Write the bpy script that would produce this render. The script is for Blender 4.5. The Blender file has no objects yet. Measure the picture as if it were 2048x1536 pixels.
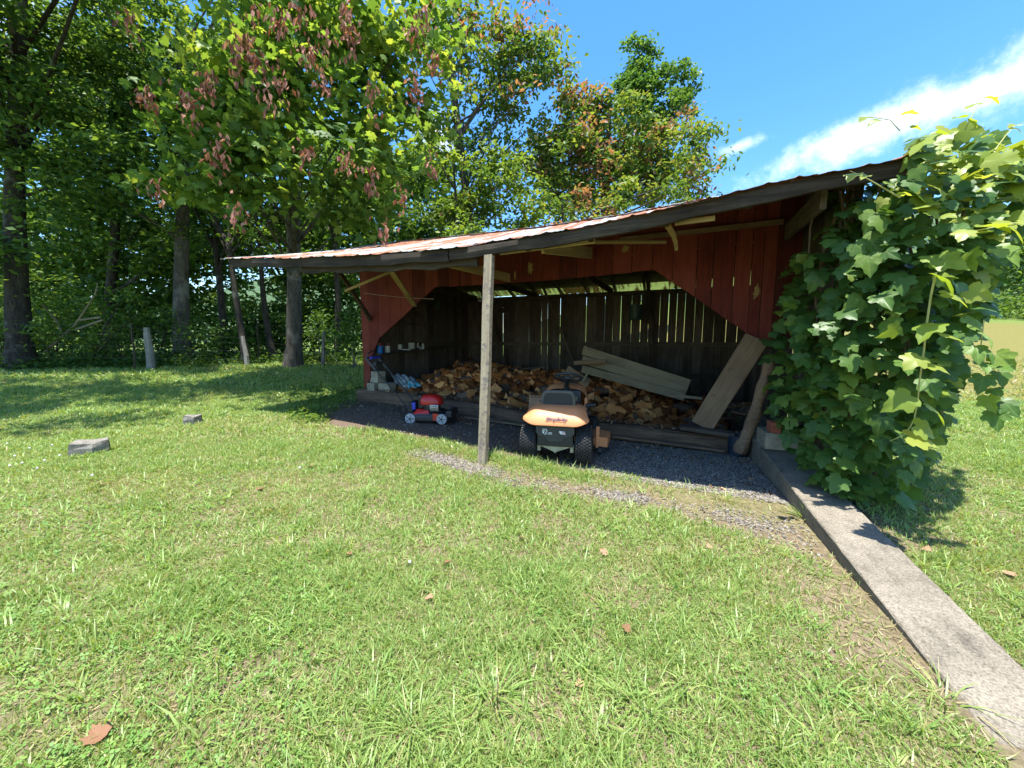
import bpy, bmesh, math, random
import numpy as np
from mathutils import Vector, Matrix

random.seed(7)
rng = np.random.default_rng(11)
R = math.radians
SC = bpy.context.scene
COL = SC.collection

# ------------------------------------------------------------------ camera, sky, sun, exposure
CAM_H, PITCH, FPX = 1.6, R(6.5), 770.0
cam_d = bpy.data.cameras.new('camera')
cam_d.sensor_width = 36.0
cam_d.lens = 36.0 * FPX / 2048.0
cam_d.clip_start = 0.05
cam_d.clip_end = 3000
cam = bpy.data.objects.new('camera', cam_d)
cam.location = (0, 0, CAM_H)
cam.rotation_euler = (math.pi / 2 - PITCH, 0, 0)
COL.objects.link(cam)
SC.camera = cam

SUN_DIR = Vector((-0.01, -0.155, 1.0)).normalized()      # towards the sun
SUN_EL = math.asin(SUN_DIR.z)
SUN_AZ = math.atan2(SUN_DIR.x, SUN_DIR.y)
world = bpy.data.worlds.new('World')
SC.world = world
world.use_nodes = True
wn, wl = world.node_tree.nodes, world.node_tree.links
wn.clear()
w_out = wn.new('ShaderNodeOutputWorld')
w_bg = wn.new('ShaderNodeBackground')
sky = wn.new('ShaderNodeTexSky')
sky.sky_type = 'NISHITA'
sky.sun_disc = False
sky.sun_elevation = SUN_EL
sky.sun_rotation = SUN_AZ
sky.air_density = 1.0
sky.dust_density = 0.6
sky.ozone_density = 1.6
w_bg.inputs['Strength'].default_value = 0.108
# soft streaks of cloud over the sky, laid out by direction
tc = wn.new('ShaderNodeTexCoord')


def cloud_band(center, along, half_len, half_wid, seed):
    """a wisp of cloud round a direction: long axis along, soft noisy edge"""
    c = Vector(center).normalized()
    a = Vector(along); a = (a - a.dot(c) * c).normalized()
    b = c.cross(a).normalized()
    dots = []
    for v in (a, b, c):
        n = wn.new('ShaderNodeVectorMath'); n.operation = 'DOT_PRODUCT'
        wl.new(tc.outputs['Generated'], n.inputs[0]); n.inputs[1].default_value = v
        dots.append(n.outputs['Value'])
    comb = wn.new('ShaderNodeCombineXYZ')
    for k, sc_ in enumerate((1 / half_len, 1 / half_wid)):
        m = wn.new('ShaderNodeMath'); m.operation = 'MULTIPLY'
        wl.new(dots[k], m.inputs[0]); m.inputs[1].default_value = sc_
        wl.new(m.outputs[0], comb.inputs[k])
    ln = wn.new('ShaderNodeVectorMath'); ln.operation = 'LENGTH'
    wl.new(comb.outputs[0], ln.inputs[0])
    noi = wn.new('ShaderNodeTexNoise')
    noi.inputs['Scale'].default_value = 7.0
    noi.inputs['Detail'].default_value = 7.0
    noi.inputs['Roughness'].default_value = 0.68
    mp = wn.new('ShaderNodeMapping')
    mp.inputs['Location'].default_value = (seed, seed * 2.1, 0)
    wl.new(tc.outputs['Generated'], mp.inputs[0]); wl.new(mp.outputs[0], noi.inputs['Vector'])
    sub = wn.new('ShaderNodeMath'); sub.operation = 'MULTIPLY_ADD'
    wl.new(noi.outputs['Fac'], sub.inputs[0]); sub.inputs[1].default_value = 3.0
    mm = wn.new('ShaderNodeMath'); mm.operation = 'SUBTRACT'; mm.inputs[0].default_value = -0.62
    wl.new(ln.outputs['Value'], mm.inputs[1]); wl.new(mm.outputs[0], sub.inputs[2])
    front = wn.new('ShaderNodeMath'); front.operation = 'GREATER_THAN'; front.inputs[1].default_value = 0.2
    wl.new(dots[2], front.inputs[0])
    ramp = wn.new('ShaderNodeMapRange'); ramp.interpolation_type = 'SMOOTHSTEP'
    ramp.inputs['From Min'].default_value = 0.0; ramp.inputs['From Max'].default_value = 1.15
    wl.new(sub.outputs[0], ramp.inputs['Value'])
    mul = wn.new('ShaderNodeMath'); mul.operation = 'MULTIPLY'
    wl.new(ramp.outputs[0], mul.inputs[0]); wl.new(front.outputs[0], mul.inputs[1])
    return mul.outputs[0]


def ray(px, py):
    u, v = (px - 1024) / FPX, -(py - 768) / FPX
    return Vector((u, math.cos(PITCH) + v * math.sin(PITCH), -math.sin(PITCH) + v * math.cos(PITCH)))


def PX(px, py, Y):
    """the place at distance Y ahead that lies in the direction of a point of the photograph"""
    r = ray(px, py)
    return Vector((0, 0, CAM_H)) + r * (Y / r.y)


bands = [cloud_band(ray(1890, 208), ray(2048, 145) - ray(1540, 335), 0.42, 0.05, 3.0),
         cloud_band(ray(1470, 295), ray(1520, 275) - ray(1420, 312), 0.07, 0.022, 5.0),
         cloud_band(ray(880, 290), (0, 0, 1), 0.10, 0.06, 1.0),
         cloud_band(ray(2300, 60), (1, 0, .4), 0.3, 0.09, 8.0),
         cloud_band((-1, .6, .6), (1, 0, .4), 0.5, 0.22, 12.0)]
tot = bands[0]
for b_ in bands[1:]:
    mx = wn.new('ShaderNodeMath'); mx.operation = 'MAXIMUM'
    wl.new(tot, mx.inputs[0]); wl.new(b_, mx.inputs[1]); tot = mx.outputs[0]
mxc = wn.new('ShaderNodeMath'); mxc.operation = 'MULTIPLY'; mxc.inputs[1].default_value = 0.66
wl.new(tot, mxc.inputs[0])
hs = wn.new('ShaderNodeHueSaturation')
hs.inputs['Saturation'].default_value = 1.34
hs.inputs['Value'].default_value = 1.0
wl.new(sky.outputs[0], hs.inputs['Color'])
skymix = wn.new('ShaderNodeMix'); skymix.data_type = 'RGBA'
wl.new(mxc.outputs[0], skymix.inputs['Factor'])
wl.new(hs.outputs[0], skymix.inputs['A'])
skymix.inputs['B'].default_value = (6.6, 6.8, 7.1, 1)
wl.new(skymix.outputs['Result'], w_bg.inputs['Color'])
wl.new(w_bg.outputs[0], w_out.inputs['Surface'])

sun_d = bpy.data.lights.new('sun', 'SUN')
sun_d.energy = 3.6
sun_d.angle = R(0.53)
sun_d.color = (1.0, 0.965, 0.90)
sun = bpy.data.objects.new('sun', sun_d)
sun.rotation_euler = SUN_DIR.to_track_quat('Z', 'Y').to_euler()
COL.objects.link(sun)
SC.view_settings.view_transform = 'Standard'
SC.view_settings.look = 'None'
SC.view_settings.gamma = 1
SC.view_settings.use_curve_mapping = False
SC.view_settings.exposure = 1.75
SC.cycles.max_bounces = 8
SC.cycles.diffuse_bounces = 4
SC.cycles.transmission_bounces = 5
SC.cycles.transparent_max_bounces = 4
SC.cycles.caustics_reflective = False
SC.cycles.caustics_refractive = False

# ------------------------------------------------------------------ helpers: objects
PH = R(24)
O = Vector((3.19, 5.39, 0))
E1 = Vector((-math.cos(PH), math.sin(PH), 0))     # along the shed front, to the left
E2 = Vector((math.sin(PH), math.cos(PH), 0))      # into the shed


def sd(s, d, z=0.0):
    return O + E1 * s + E2 * d + Vector((0, 0, z))


def sstep(v, a, b):
    t = np.clip((v - a) / (b - a), 0, 1)
    return t * t * (3 - 2 * t)


def wall_x(y):           # left edge of the concrete wall
    return 2.03 + (y - 1.68) * 0.3535


def wall_top(y):
    return 0.035 + (y - 1.68) * 0.08


def gz(x, y):
    x = np.asarray(x, float); y = np.asarray(y, float)
    s = (x - O.x) * E1.x + (y - O.y) * E1.y
    z = 0.3 * sstep(s, 0.5, 7.0)
    far = y * 0.8 - x * 0.35
    z = z + 0.5 * sstep(far, 7.5, 14.0)
    yy = np.clip(y, 1.0, 6.0)
    right = sstep(x - wall_x(np.clip(y, -2, 7)), 0.36, 0.5) * sstep(y, 9.5, 7.5)
    z = z * (1 - right) + right * (wall_top(yy) - 0.05)
    rise = 3.9 * (np.clip(y - 8.5, 0, 45) / 31.0) ** 1.25 * sstep(x, 5, 12)
    return z + rise


def gzf(x, y):
    return float(gz(x, y))


def on_ground(px, py, it=8):
    r = ray(px, py); z = 0.0
    p = None
    for _ in range(it):
        t = (z - CAM_H) / r.z
        p = Vector((0, 0, CAM_H)) + r * t
        z = gzf(p.x, p.y)
    return Vector((p.x, p.y, z))


def on_front(px, py, d=0.0):
    r = ray(px, py); C0 = Vector((0, 0, CAM_H))
    t = (d - (C0 - O).dot(E2)) / r.dot(E2)
    q = C0 + r * t - O
    return Vector((-q.dot(E1), q.dot(E2), q.z))     # in the shed's own axes: x right, y in, z up


def link(o, parent=None):
    COL.objects.link(o)
    if parent is not None:
        o.parent = parent
    return o


def tag(o, label=None, cat=None, group=None, kind=None):
    if label: o['label'] = label
    if cat: o['category'] = cat
    if group: o['group'] = group
    if kind: o['kind'] = kind
    return o


def thing(name, label, cat, loc=(0, 0, 0), rot=(0, 0, 0), group=None):
    o = bpy.data.objects.new(name, None)
    o.empty_display_size = 0.1
    o.location = loc; o.rotation_euler = rot
    link(o)
    return tag(o, label, cat, group)


class MB:
    """collects simple shapes, then links them as one mesh object"""
    def __init__(self):
        self.v, self.f, self.m = [], [], []

    def add(self, vs, fs, mat=0):
        b = len(self.v)
        self.v += [tuple(v) for v in vs]
        for f in fs:
            self.f.append(tuple(b + i for i in f)); self.m.append(mat)
        return self

    def box(self, c, s, rot=None, mat=0, bev=0.0):
        hx, hy, hz = s[0] / 2, s[1] / 2, s[2] / 2
        if bev <= 0:
            vs = [Vector((x, y, z)) for x in (-hx, hx) for y in (-hy, hy) for z in (-hz, hz)]
            fs = [(0, 1, 3, 2), (4, 6, 7, 5), (0, 4, 5, 1), (2, 3, 7, 6), (0, 2, 6, 4), (1, 5, 7, 3)]
        else:
            bm = bmesh.new()
            bmesh.ops.create_cube(bm, size=1.0)
            for v in bm.verts:
                v.co = Vector((v.co.x * s[0], v.co.y * s[1], v.co.z * s[2]))
            bmesh.ops.bevel(bm, geom=list(bm.edges), offset=bev, segments=2, profile=0.6, affect='EDGES')
            bm.verts.index_update()
            vs = [v.co.copy() for v in bm.verts]
            fs = [tuple(v.index for v in f.verts) for f in bm.faces]
            bm.free()
        if rot is not None:
            vs = [rot @ v for v in vs]
        c = Vector(c)
        return self.add([v + c for v in vs], fs, mat)

    def tube(self, path, rad, n=8, mat=0, cap=True, wob=0.0):
        path = [Vector(p) for p in path]
        rads = rad if isinstance(rad, (list, tuple)) else [rad] * len(path)
        vs, fs = [], []
        up = None
        for i, p in enumerate(path):
            t = (path[min(i + 1, len(path) - 1)] - path[max(i - 1, 0)]).normalized()
            if up is None:
                up = t.orthogonal().normalized()
            up = (up - up.dot(t) * t)
            up = up.normalized() if up.length > 1e-6 else t.orthogonal().normalized()
            sx = t.cross(up)
            for k in range(n):
                a = 2 * math.pi * k / n
                r = rads[i] * (1 + (random.uniform(-wob, wob) if wob else 0))
                vs.append(p + up * (math.cos(a) * r) + sx * (math.sin(a) * r))
        for i in range(len(path) - 1):
            for k in range(n):
                k2 = (k + 1) % n
                fs.append((i * n + k, i * n + k2, (i + 1) * n + k2, (i + 1) * n + k))
        if cap:
            fs.append(tuple(range(n))[::-1]); fs.append(tuple((len(path) - 1) * n + k for k in range(n)))
        return self.add(vs, fs, mat)

    def lathe(self, prof, n=20, M=None, mat=0, caps=True):
        """profile of (radius, height) turned about Z, then placed by M"""
        M = M or Matrix()
        vs, fs = [], []
        for r, h in prof:
            for k in range(n):
                a = 2 * math.pi * k / n
                vs.append(M @ Vector((r * math.cos(a), r * math.sin(a), h)))
        for i in range(len(prof) - 1):
            for k in range(n):
                k2 = (k + 1) % n
                fs.append((i * n + k, i * n + k2, (i + 1) * n + k2, (i + 1) * n + k))
        if caps:
            fs.append(tuple(range(n))[::-1]); fs.append(tuple((len(prof) - 1) * n + k for k in range(n)))
        return self.add(vs, fs, mat)

    def prism(self, poly, vec, mat=0):
        """flat outline swept by vec"""
        poly = [Vector(p) for p in poly]; vec = Vector(vec); n = len(poly)
        vs = poly + [p + vec for p in poly]
        fs = [tuple(range(n)), tuple(range(2 * n - 1, n - 1, -1))]
        for k in range(n):
            k2 = (k + 1) % n
            fs.append((k, n + k, n + k2, k2))
        return self.add(vs, fs, mat)

    def mesh(self, name, mats, smooth=False):
        me = bpy.data.meshes.new(name)
        me.from_pydata(self.v, [], self.f)
        for m in (mats if isinstance(mats, (list, tuple)) else [mats]):
            me.materials.append(m)
        me.polygons.foreach_set('material_index', self.m)
        if smooth:
            me.polygons.foreach_set('use_smooth', [True] * len(me.polygons))
        bm = bmesh.new(); bm.from_mesh(me)
        bmesh.ops.recalc_face_normals(bm, faces=bm.faces)
        bm.to_mesh(me); bm.free()
        if smooth and hasattr(me, 'set_sharp_from_angle'):
            me.set_sharp_from_angle(angle=R(38))
        me.update()
        return me

    def obj(self, name, mats, parent=None, smooth=False, loc=None, rot=None):
        o = bpy.data.objects.new(name, self.mesh(name, mats, smooth))
        if loc is not None: o.location = loc
        if rot is not None: o.rotation_euler = rot
        return link(o, parent)


def fast_mesh(name, verts, faces_flat, face_len, mats, tint=None, smooth=False, mat_idx=None):
    """numpy arrays to a mesh; face_len is one number or an array"""
    me = bpy.data.meshes.new(name)
    nv = len(verts)
    me.vertices.add(nv)
    me.vertices.foreach_set('co', np.ascontiguousarray(verts, np.float32).ravel())
    nl = len(faces_flat)
    me.loops.add(nl)
    me.loops.foreach_set('vertex_index', np.ascontiguousarray(faces_flat, np.int32))
    if np.isscalar(face_len):
        nf = nl // face_len
        starts = np.arange(nf, dtype=np.int32) * face_len
    else:
        nf = len(face_len)
        starts = np.concatenate([[0], np.cumsum(face_len)[:-1]]).astype(np.int32)
    me.polygons.add(nf)
    me.polygons.foreach_set('loop_start', starts)
    for m in mats:
        me.materials.append(m)
    if mat_idx is not None:
        me.polygons.foreach_set('material_index', np.ascontiguousarray(mat_idx, np.int32))
    if smooth:
        me.polygons.foreach_set('use_smooth', np.ones(nf, bool))
    if tint is not None:
        at = me.attributes.new('tint', 'FLOAT', 'POINT')
        at.data.foreach_set('value', np.ascontiguousarray(tint, np.float32))
    me.update(calc_edges=True)
    return me


def scatter(name, templates, which, pos, rot, scale, tint, mats, parent=None, smooth=False, tip=0.0):
    """many copies of small templates joined in one mesh. rot (N,3,3), scale (N,) or (N,3)"""
    V, Fl, Ln, T = [], [], [], []
    base = 0
    scale = np.asarray(scale, float)
    if scale.ndim == 1: scale = np.repeat(scale[:, None], 3, 1)
    for k, (tv, tf) in enumerate(templates):
        idx = np.nonzero(which == k)[0]
        if len(idx) == 0: continue
        tv = np.asarray(tv, float)
        vv = tv[None] * scale[idx][:, None, :]
        vv = np.einsum('nij,nvj->nvi', rot[idx], vv) + pos[idx][:, None, :]
        n, m = len(idx), len(tv)
        fl = np.concatenate([np.asarray(f) for f in tf])
        ln = np.array([len(f) for f in tf])
        off = base + np.arange(n)[:, None] * m
        V.append(vv.reshape(-1, 3)); Fl.append((fl[None] + off).ravel()); Ln.append(np.tile(ln, n))
        T.append(np.repeat(tint[idx], m))
        base += n * m
    me = fast_mesh(name, np.concatenate(V), np.concatenate(Fl), np.concatenate(Ln), mats,
                   np.concatenate(T), smooth)
    o = bpy.data.objects.new(name, me)
    return link(o, parent)


def frames(nrm, fwd):
    """rotation matrices with columns (side, fwd, normal)"""
    nrm = nrm / np.linalg.norm(nrm, axis=1, keepdims=True)
    fwd = fwd - (fwd * nrm).sum(1, keepdims=True) * nrm
    fwd = fwd / (np.linalg.norm(fwd, axis=1, keepdims=True) + 1e-9)
    side = np.cross(fwd, nrm)
    return np.stack([side, fwd, nrm], axis=2)


def spin(n):
    a = rng.uniform(0, 2 * np.pi, n)
    return np.stack([np.cos(a), np.sin(a), np.zeros(n)], 1)


# ------------------------------------------------------------------ helpers: materials
def mat_new(name):
    m = bpy.data.materials.new(name)
    m.use_nodes = True
    n, l = m.node_tree.nodes, m.node_tree.links
    return m, n, l, n['Principled BSDF']


def ramp_node(n, stops):
    r = n.new('ShaderNodeValToRGB')
    e = r.color_ramp.elements
    while len(e) > 1: e.remove(e[-1])
    e[0].position, e[0].color = stops[0][0], (*stops[0][1], 1)
    for p, c in stops[1:]:
        x = e.new(p); x.color = (*c, 1)
    return r


def noise_node(n, l, vec, scale, detail=5, rough=0.6, dist=0.0):
    t = n.new('ShaderNodeTexNoise')
    t.inputs['Scale'].default_value = scale
    t.inputs['Detail'].default_value = detail
    t.inputs['Roughness'].default_value = rough
    t.inputs['Distortion'].default_value = dist
    if vec is not None: l.new(vec, t.inputs['Vector'])
    return t.outputs['Fac']


def coords(n, l, scale=(1, 1, 1), per_object=True, kind='Object'):
    t = n.new('ShaderNodeTexCoord')
    v = t.outputs[kind]
    if per_object:
        oi = n.new('ShaderNodeObjectInfo')
        mu = n.new('ShaderNodeMath'); mu.operation = 'MULTIPLY'; mu.inputs[1].default_value = 57.3
        l.new(oi.outputs['Random'], mu.inputs[0])
        ad = n.new('ShaderNodeVectorMath'); ad.operation = 'ADD'
        l.new(v, ad.inputs[0]); l.new(mu.outputs[0], ad.inputs[1]); v = ad.outputs[0]
    mp = n.new('ShaderNodeMapping')
    mp.inputs['Scale'].default_value = scale
    l.new(v, mp.inputs[0])
    return mp.outputs[0]


def bump(n, l, b, h, strength=0.4, dist=0.01):
    bu = n.new('ShaderNodeBump')
    bu.inputs['Strength'].default_value = strength
    bu.inputs['Distance'].default_value = dist
    l.new(h, bu.inputs['Height']); l.new(bu.outputs[0], b.inputs['Normal'])


def mixc(n, l, fac, a, b):
    m = n.new('ShaderNodeMix'); m.data_type = 'RGBA'
    for k, v in (('Factor', fac), ('A', a), ('B', b)):
        if hasattr(v, 'links') or isinstance(v, bpy.types.NodeSocket): l.new(v, m.inputs[k])
        elif k == 'Factor': m.inputs[k].default_value = v
        else: m.inputs[k].default_value = (*v, 1)
    return m.outputs['Result']


def plain(name, c, rough=0.5, metal=0.0, var=0.15, scale=12, spec=0.5, bumpy=0.0):
    m, n, l, b = mat_new(name)
    v = coords(n, l)
    f = noise_node(n, l, v, scale, 6, 0.65)
    lo = tuple(x * (1 - var) for x in c); hi = tuple(min(1, x * (1 + var)) for x in c)
    r = ramp_node(n, [(0.3, lo), (0.7, hi)])
    l.new(f, r.inputs[0]); l.new(r.outputs[0], b.inputs['Base Color'])
    b.inputs['Roughness'].default_value = rough
    b.inputs['Metallic'].default_value = metal
    b.inputs['Specular IOR Level'].default_value = spec
    if bumpy: bump(n, l, b, f, bumpy, 0.01)
    return m


def wood(name, dark, mid, light, axis='X', rough=0.85, spots=None, grain=1.0, obj_var=0.35):
    """weathered timber: long grain along one axis, each board a little different"""
    m, n, l, b = mat_new(name)
    st = [14 * grain] * 3; st['XYZ'.index(axis)] = 0.8
    v = coords(n, l, st)
    g = noise_node(n, l, v, 2.2, 8, 0.7, 0.6)
    v2 = coords(n, l, (1, 1, 1))
    p = noise_node(n, l, v2, 2.6, 4, 0.6)
    ad = n.new('ShaderNodeMath'); ad.operation = 'MULTIPLY_ADD'; ad.inputs[1].default_value = 0.7
    l.new(g, ad.inputs[0])
    pm = n.new('ShaderNodeMath'); pm.operation = 'MULTIPLY'; pm.inputs[1].default_value = 0.35
    l.new(p, pm.inputs[0]); l.new(pm.outputs[0], ad.inputs[2])
    oi = n.new('ShaderNodeObjectInfo')
    om = n.new('ShaderNodeMath'); om.operation = 'MULTIPLY_ADD'
    om.inputs[1].default_value = obj_var * 0.5; om.inputs[2].default_value = -obj_var * 0.25
    l.new(oi.outputs['Random'], om.inputs[0])
    a2 = n.new('ShaderNodeMath'); a2.operation = 'ADD'
    l.new(ad.outputs[0], a2.inputs[0]); l.new(om.outputs[0], a2.inputs[1])
    r = ramp_node(n, [(0.32, dark), (0.52, mid), (0.74, light)])
    l.new(a2.outputs[0], r.inputs[0])
    col = r.outputs[0]
    if spots:
        sf = noise_node(n, l, coords(n, l, (1, 1, 1)), spots[1], 7, 0.7)
        sr = ramp_node(n, [(spots[2], (0, 0, 0)), (spots[2] + 0.08, (1, 1, 1))])
        l.new(sf, sr.inputs[0])
        col = mixc(n, l, sr.outputs[0], col, spots[0])
    l.new(col, b.inputs['Base Color'])
    b.inputs['Roughness'].default_value = rough
    b.inputs['Specular IOR Level'].default_value = 0.25
    bump(n, l, b, g, 0.5, 0.006)
    return m


def leaf_mat(name, stops, trans=0.45, gloss=0.28, rough=0.5, random_object=False, trans_gain=(1.5, 1.35, 0.6)):
    """two-sided leaf: reflects and lets light through; tint picks the colour of each leaf"""
    m, n, l, b = mat_new(name)
    if random_object:
        s = n.new('ShaderNodeObjectInfo').outputs['Random']
    else:
        a = n.new('ShaderNodeAttribute'); a.attribute_name = 'tint'; s = a.outputs['Fac']
    r = ramp_node(n, stops)
    l.new(s, r.inputs[0])
    l.new(r.outputs[0], b.inputs['Base Color'])
    b.inputs['Roughness'].default_value = rough
    b.inputs['Specular IOR Level'].default_value = gloss
    t = n.new('ShaderNodeBsdfTranslucent')
    tm = n.new('ShaderNodeMix'); tm.data_type = 'RGBA'; tm.blend_type = 'MULTIPLY'
    tm.inputs['Factor'].default_value = 1
    l.new(r.outputs[0], tm.inputs['A']); tm.inputs['B'].default_value = (*trans_gain, 1)
    tm.clamp_result = False
    l.new(tm.outputs['Result'], t.inputs['Color'])
    mx = n.new('ShaderNodeMixShader'); mx.inputs[0].default_value = trans
    l.new(b.outputs[0], mx.inputs[1]); l.new(t.outputs[0], mx.inputs[2])
    l.new(mx.outputs[0], n['Material Output'].inputs['Surface'])
    return m


M = {}
# red barn siding with worn streaks; bare weathered boards inside; beams; yellow pine braces
M['red'] = wood('barn_red', (0.058, 0.010, 0.007), (0.125, 0.020, 0.013), (0.19, 0.042, 0.027), 'Z', 0.8, obj_var=0.7,
                spots=((0.20, 0.13, 0.08), 3.2, 0.70))
M['grey_board'] = wood('grey_boards', (0.035, 0.027, 0.02), (0.085, 0.068, 0.052), (0.17, 0.145, 0.115), 'Z', 0.9)
M['grey_beam'] = wood('grey_beam', (0.03, 0.024, 0.018), (0.075, 0.06, 0.045), (0.15, 0.125, 0.095), 'X', 0.9)
M['dark_beam'] = wood('dark_beam', (0.016, 0.012, 0.009), (0.055, 0.042, 0.03), (0.14, 0.108, 0.076), 'X', 0.9)
M['sill'] = wood('sill_timber', (0.05, 0.032, 0.021), (0.15, 0.095, 0.06), (0.32, 0.21, 0.13), 'X', 0.92,
                 spots=((0.22, 0.13, 0.07), 1.7, 0.60))
M['pine'] = wood('yellow_pine', (0.19, 0.13, 0.055), (0.30, 0.22, 0.10), (0.42, 0.33, 0.17), 'X', 0.75)
M['post'] = wood('post_wood', (0.20, 0.16, 0.11), (0.36, 0.30, 0.20), (0.50, 0.43, 0.30), 'X', 0.8, spots=((0.16, 0.135, 0.115), 16, 0.52))
M['plank'] = wood('old_plank', (0.09, 0.055, 0.03), (0.19, 0.122, 0.07), (0.28, 0.195, 0.115), 'X', 0.85,
                  spots=((0.045, 0.035, 0.028), 3.0, 0.60))
M['panel'] = wood('panel_board', (0.15, 0.118, 0.068), (0.24, 0.195, 0.115), (0.31, 0.26, 0.165), 'X', 0.8)
M['cedar'] = wood('cedar_log', (0.07, 0.04, 0.024), (0.17, 0.10, 0.06), (0.30, 0.20, 0.12), 'X', 0.9, grain=1.6)
M['split'] = wood('split_wood', (0.24, 0.075, 0.018), (0.54, 0.19, 0.045), (0.72, 0.35, 0.115), 'X', 0.85, obj_var=0.9)
M['endgrain'] = plain('end_grain', (0.55, 0.25, 0.085), 0.9, var=0.45, scale=22)
M['bark_log'] = plain('log_bark', (0.13, 0.08, 0.05), 0.95, var=0.5, scale=25, bumpy=0.6)


def bark(name, c, scale=7.0):
    m, n, l, b = mat_new(name)
    v = coords(n, l, (1, 1, 0.22), True)
    f = noise_node(n, l, v, scale * 2.0, 8, 0.72, 0.8)
    f2 = noise_node(n, l, coords(n, l, (1, 1, 1)), 1.4, 4)
    r = ramp_node(n, [(0.34, tuple(x * 0.35 for x in c)), (0.52, c), (0.7, tuple(x * 1.7 for x in c))])
    l.new(f, r.inputs[0])
    li = ramp_node(n, [(0.56, (0, 0, 0)), (0.66, (0.55, 0.55, 0.55))])
    l.new(f2, li.inputs[0])
    col = mixc(n, l, li.outputs[0], r.outputs[0], (0.24, 0.23, 0.19))
    l.new(col, b.inputs['Base Color'])
    b.inputs['Roughness'].default_value = 0.95
    b.inputs['Specular IOR Level'].default_value = 0.15
    bump(n, l, b, f, 0.8, 0.03)
    return m


M['bark'] = bark('tree_bark', (0.10, 0.085, 0.068))
M['bark_dark'] = bark('dark_tree_bark', (0.055, 0.046, 0.037))


def tin(name):
    m, n, l, b = mat_new(name)
    v = coords(n, l, (0.5, 2.2, 0.5), True)       # streaks run down the slope of each sheet
    t = n.new('ShaderNodeTexCoord')
    mp = n.new('ShaderNodeMapping'); mp.inputs['Scale'].default_value = (3.2, 0.45, 0.45)
    l.new(t.outputs['Object'], mp.inputs[0])
    f = noise_node(n, l, mp.outputs[0], 1.6, 8, 0.68, 0.7)
    oi = n.new('ShaderNodeObjectInfo')
    om = n.new('ShaderNodeMath'); om.operation = 'MULTIPLY_ADD'; om.inputs[1].default_value = 0.22; om.inputs[2].default_value = -0.11
    l.new(oi.outputs['Random'], om.inputs[0])
    ad = n.new('ShaderNodeMath'); ad.operation = 'ADD'
    l.new(f, ad.inputs[0]); l.new(om.outputs[0], ad.inputs[1])
    mk = ramp_node(n, [(0.44, (0, 0, 0)), (0.52, (1, 1, 1))])
    l.new(ad.outputs[0], mk.inputs[0])
    f3 = noise_node(n, l, coords(n, l, (1, 1, 1)), 9, 6)
    rc = ramp_node(n, [(0.3, (0.16, 0.055, 0.025)), (0.6, (0.30, 0.125, 0.06)), (0.8, (0.38, 0.20, 0.12))])
    l.new(f3, rc.inputs[0])
    gc = ramp_node(n, [(0.3, (0.60, 0.61, 0.63)), (0.7, (0.76, 0.77, 0.78))])
    l.new(f3, gc.inputs[0])
    col = mixc(n, l, mk.outputs[0], gc.outputs[0], rc.outputs[0])
    l.new(col, b.inputs['Base Color'])
    me = n.new('ShaderNodeMapRange'); me.inputs['To Min'].default_value = 0.85; me.inputs['To Max'].default_value = 0.05
    l.new(mk.outputs[0], me.inputs['Value']); l.new(me.outputs[0], b.inputs['Metallic'])
    ro = n.new('ShaderNodeMapRange'); ro.inputs['To Min'].default_value = 0.38; ro.inputs['To Max'].default_value = 0.75
    l.new(mk.outputs[0], ro.inputs['Value']); l.new(ro.outputs[0], b.inputs['Roughness'])
    bump(n, l, b, f3, 0.15, 0.004)
    return m


M['tin'] = tin('rusty_roof_tin')


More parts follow.
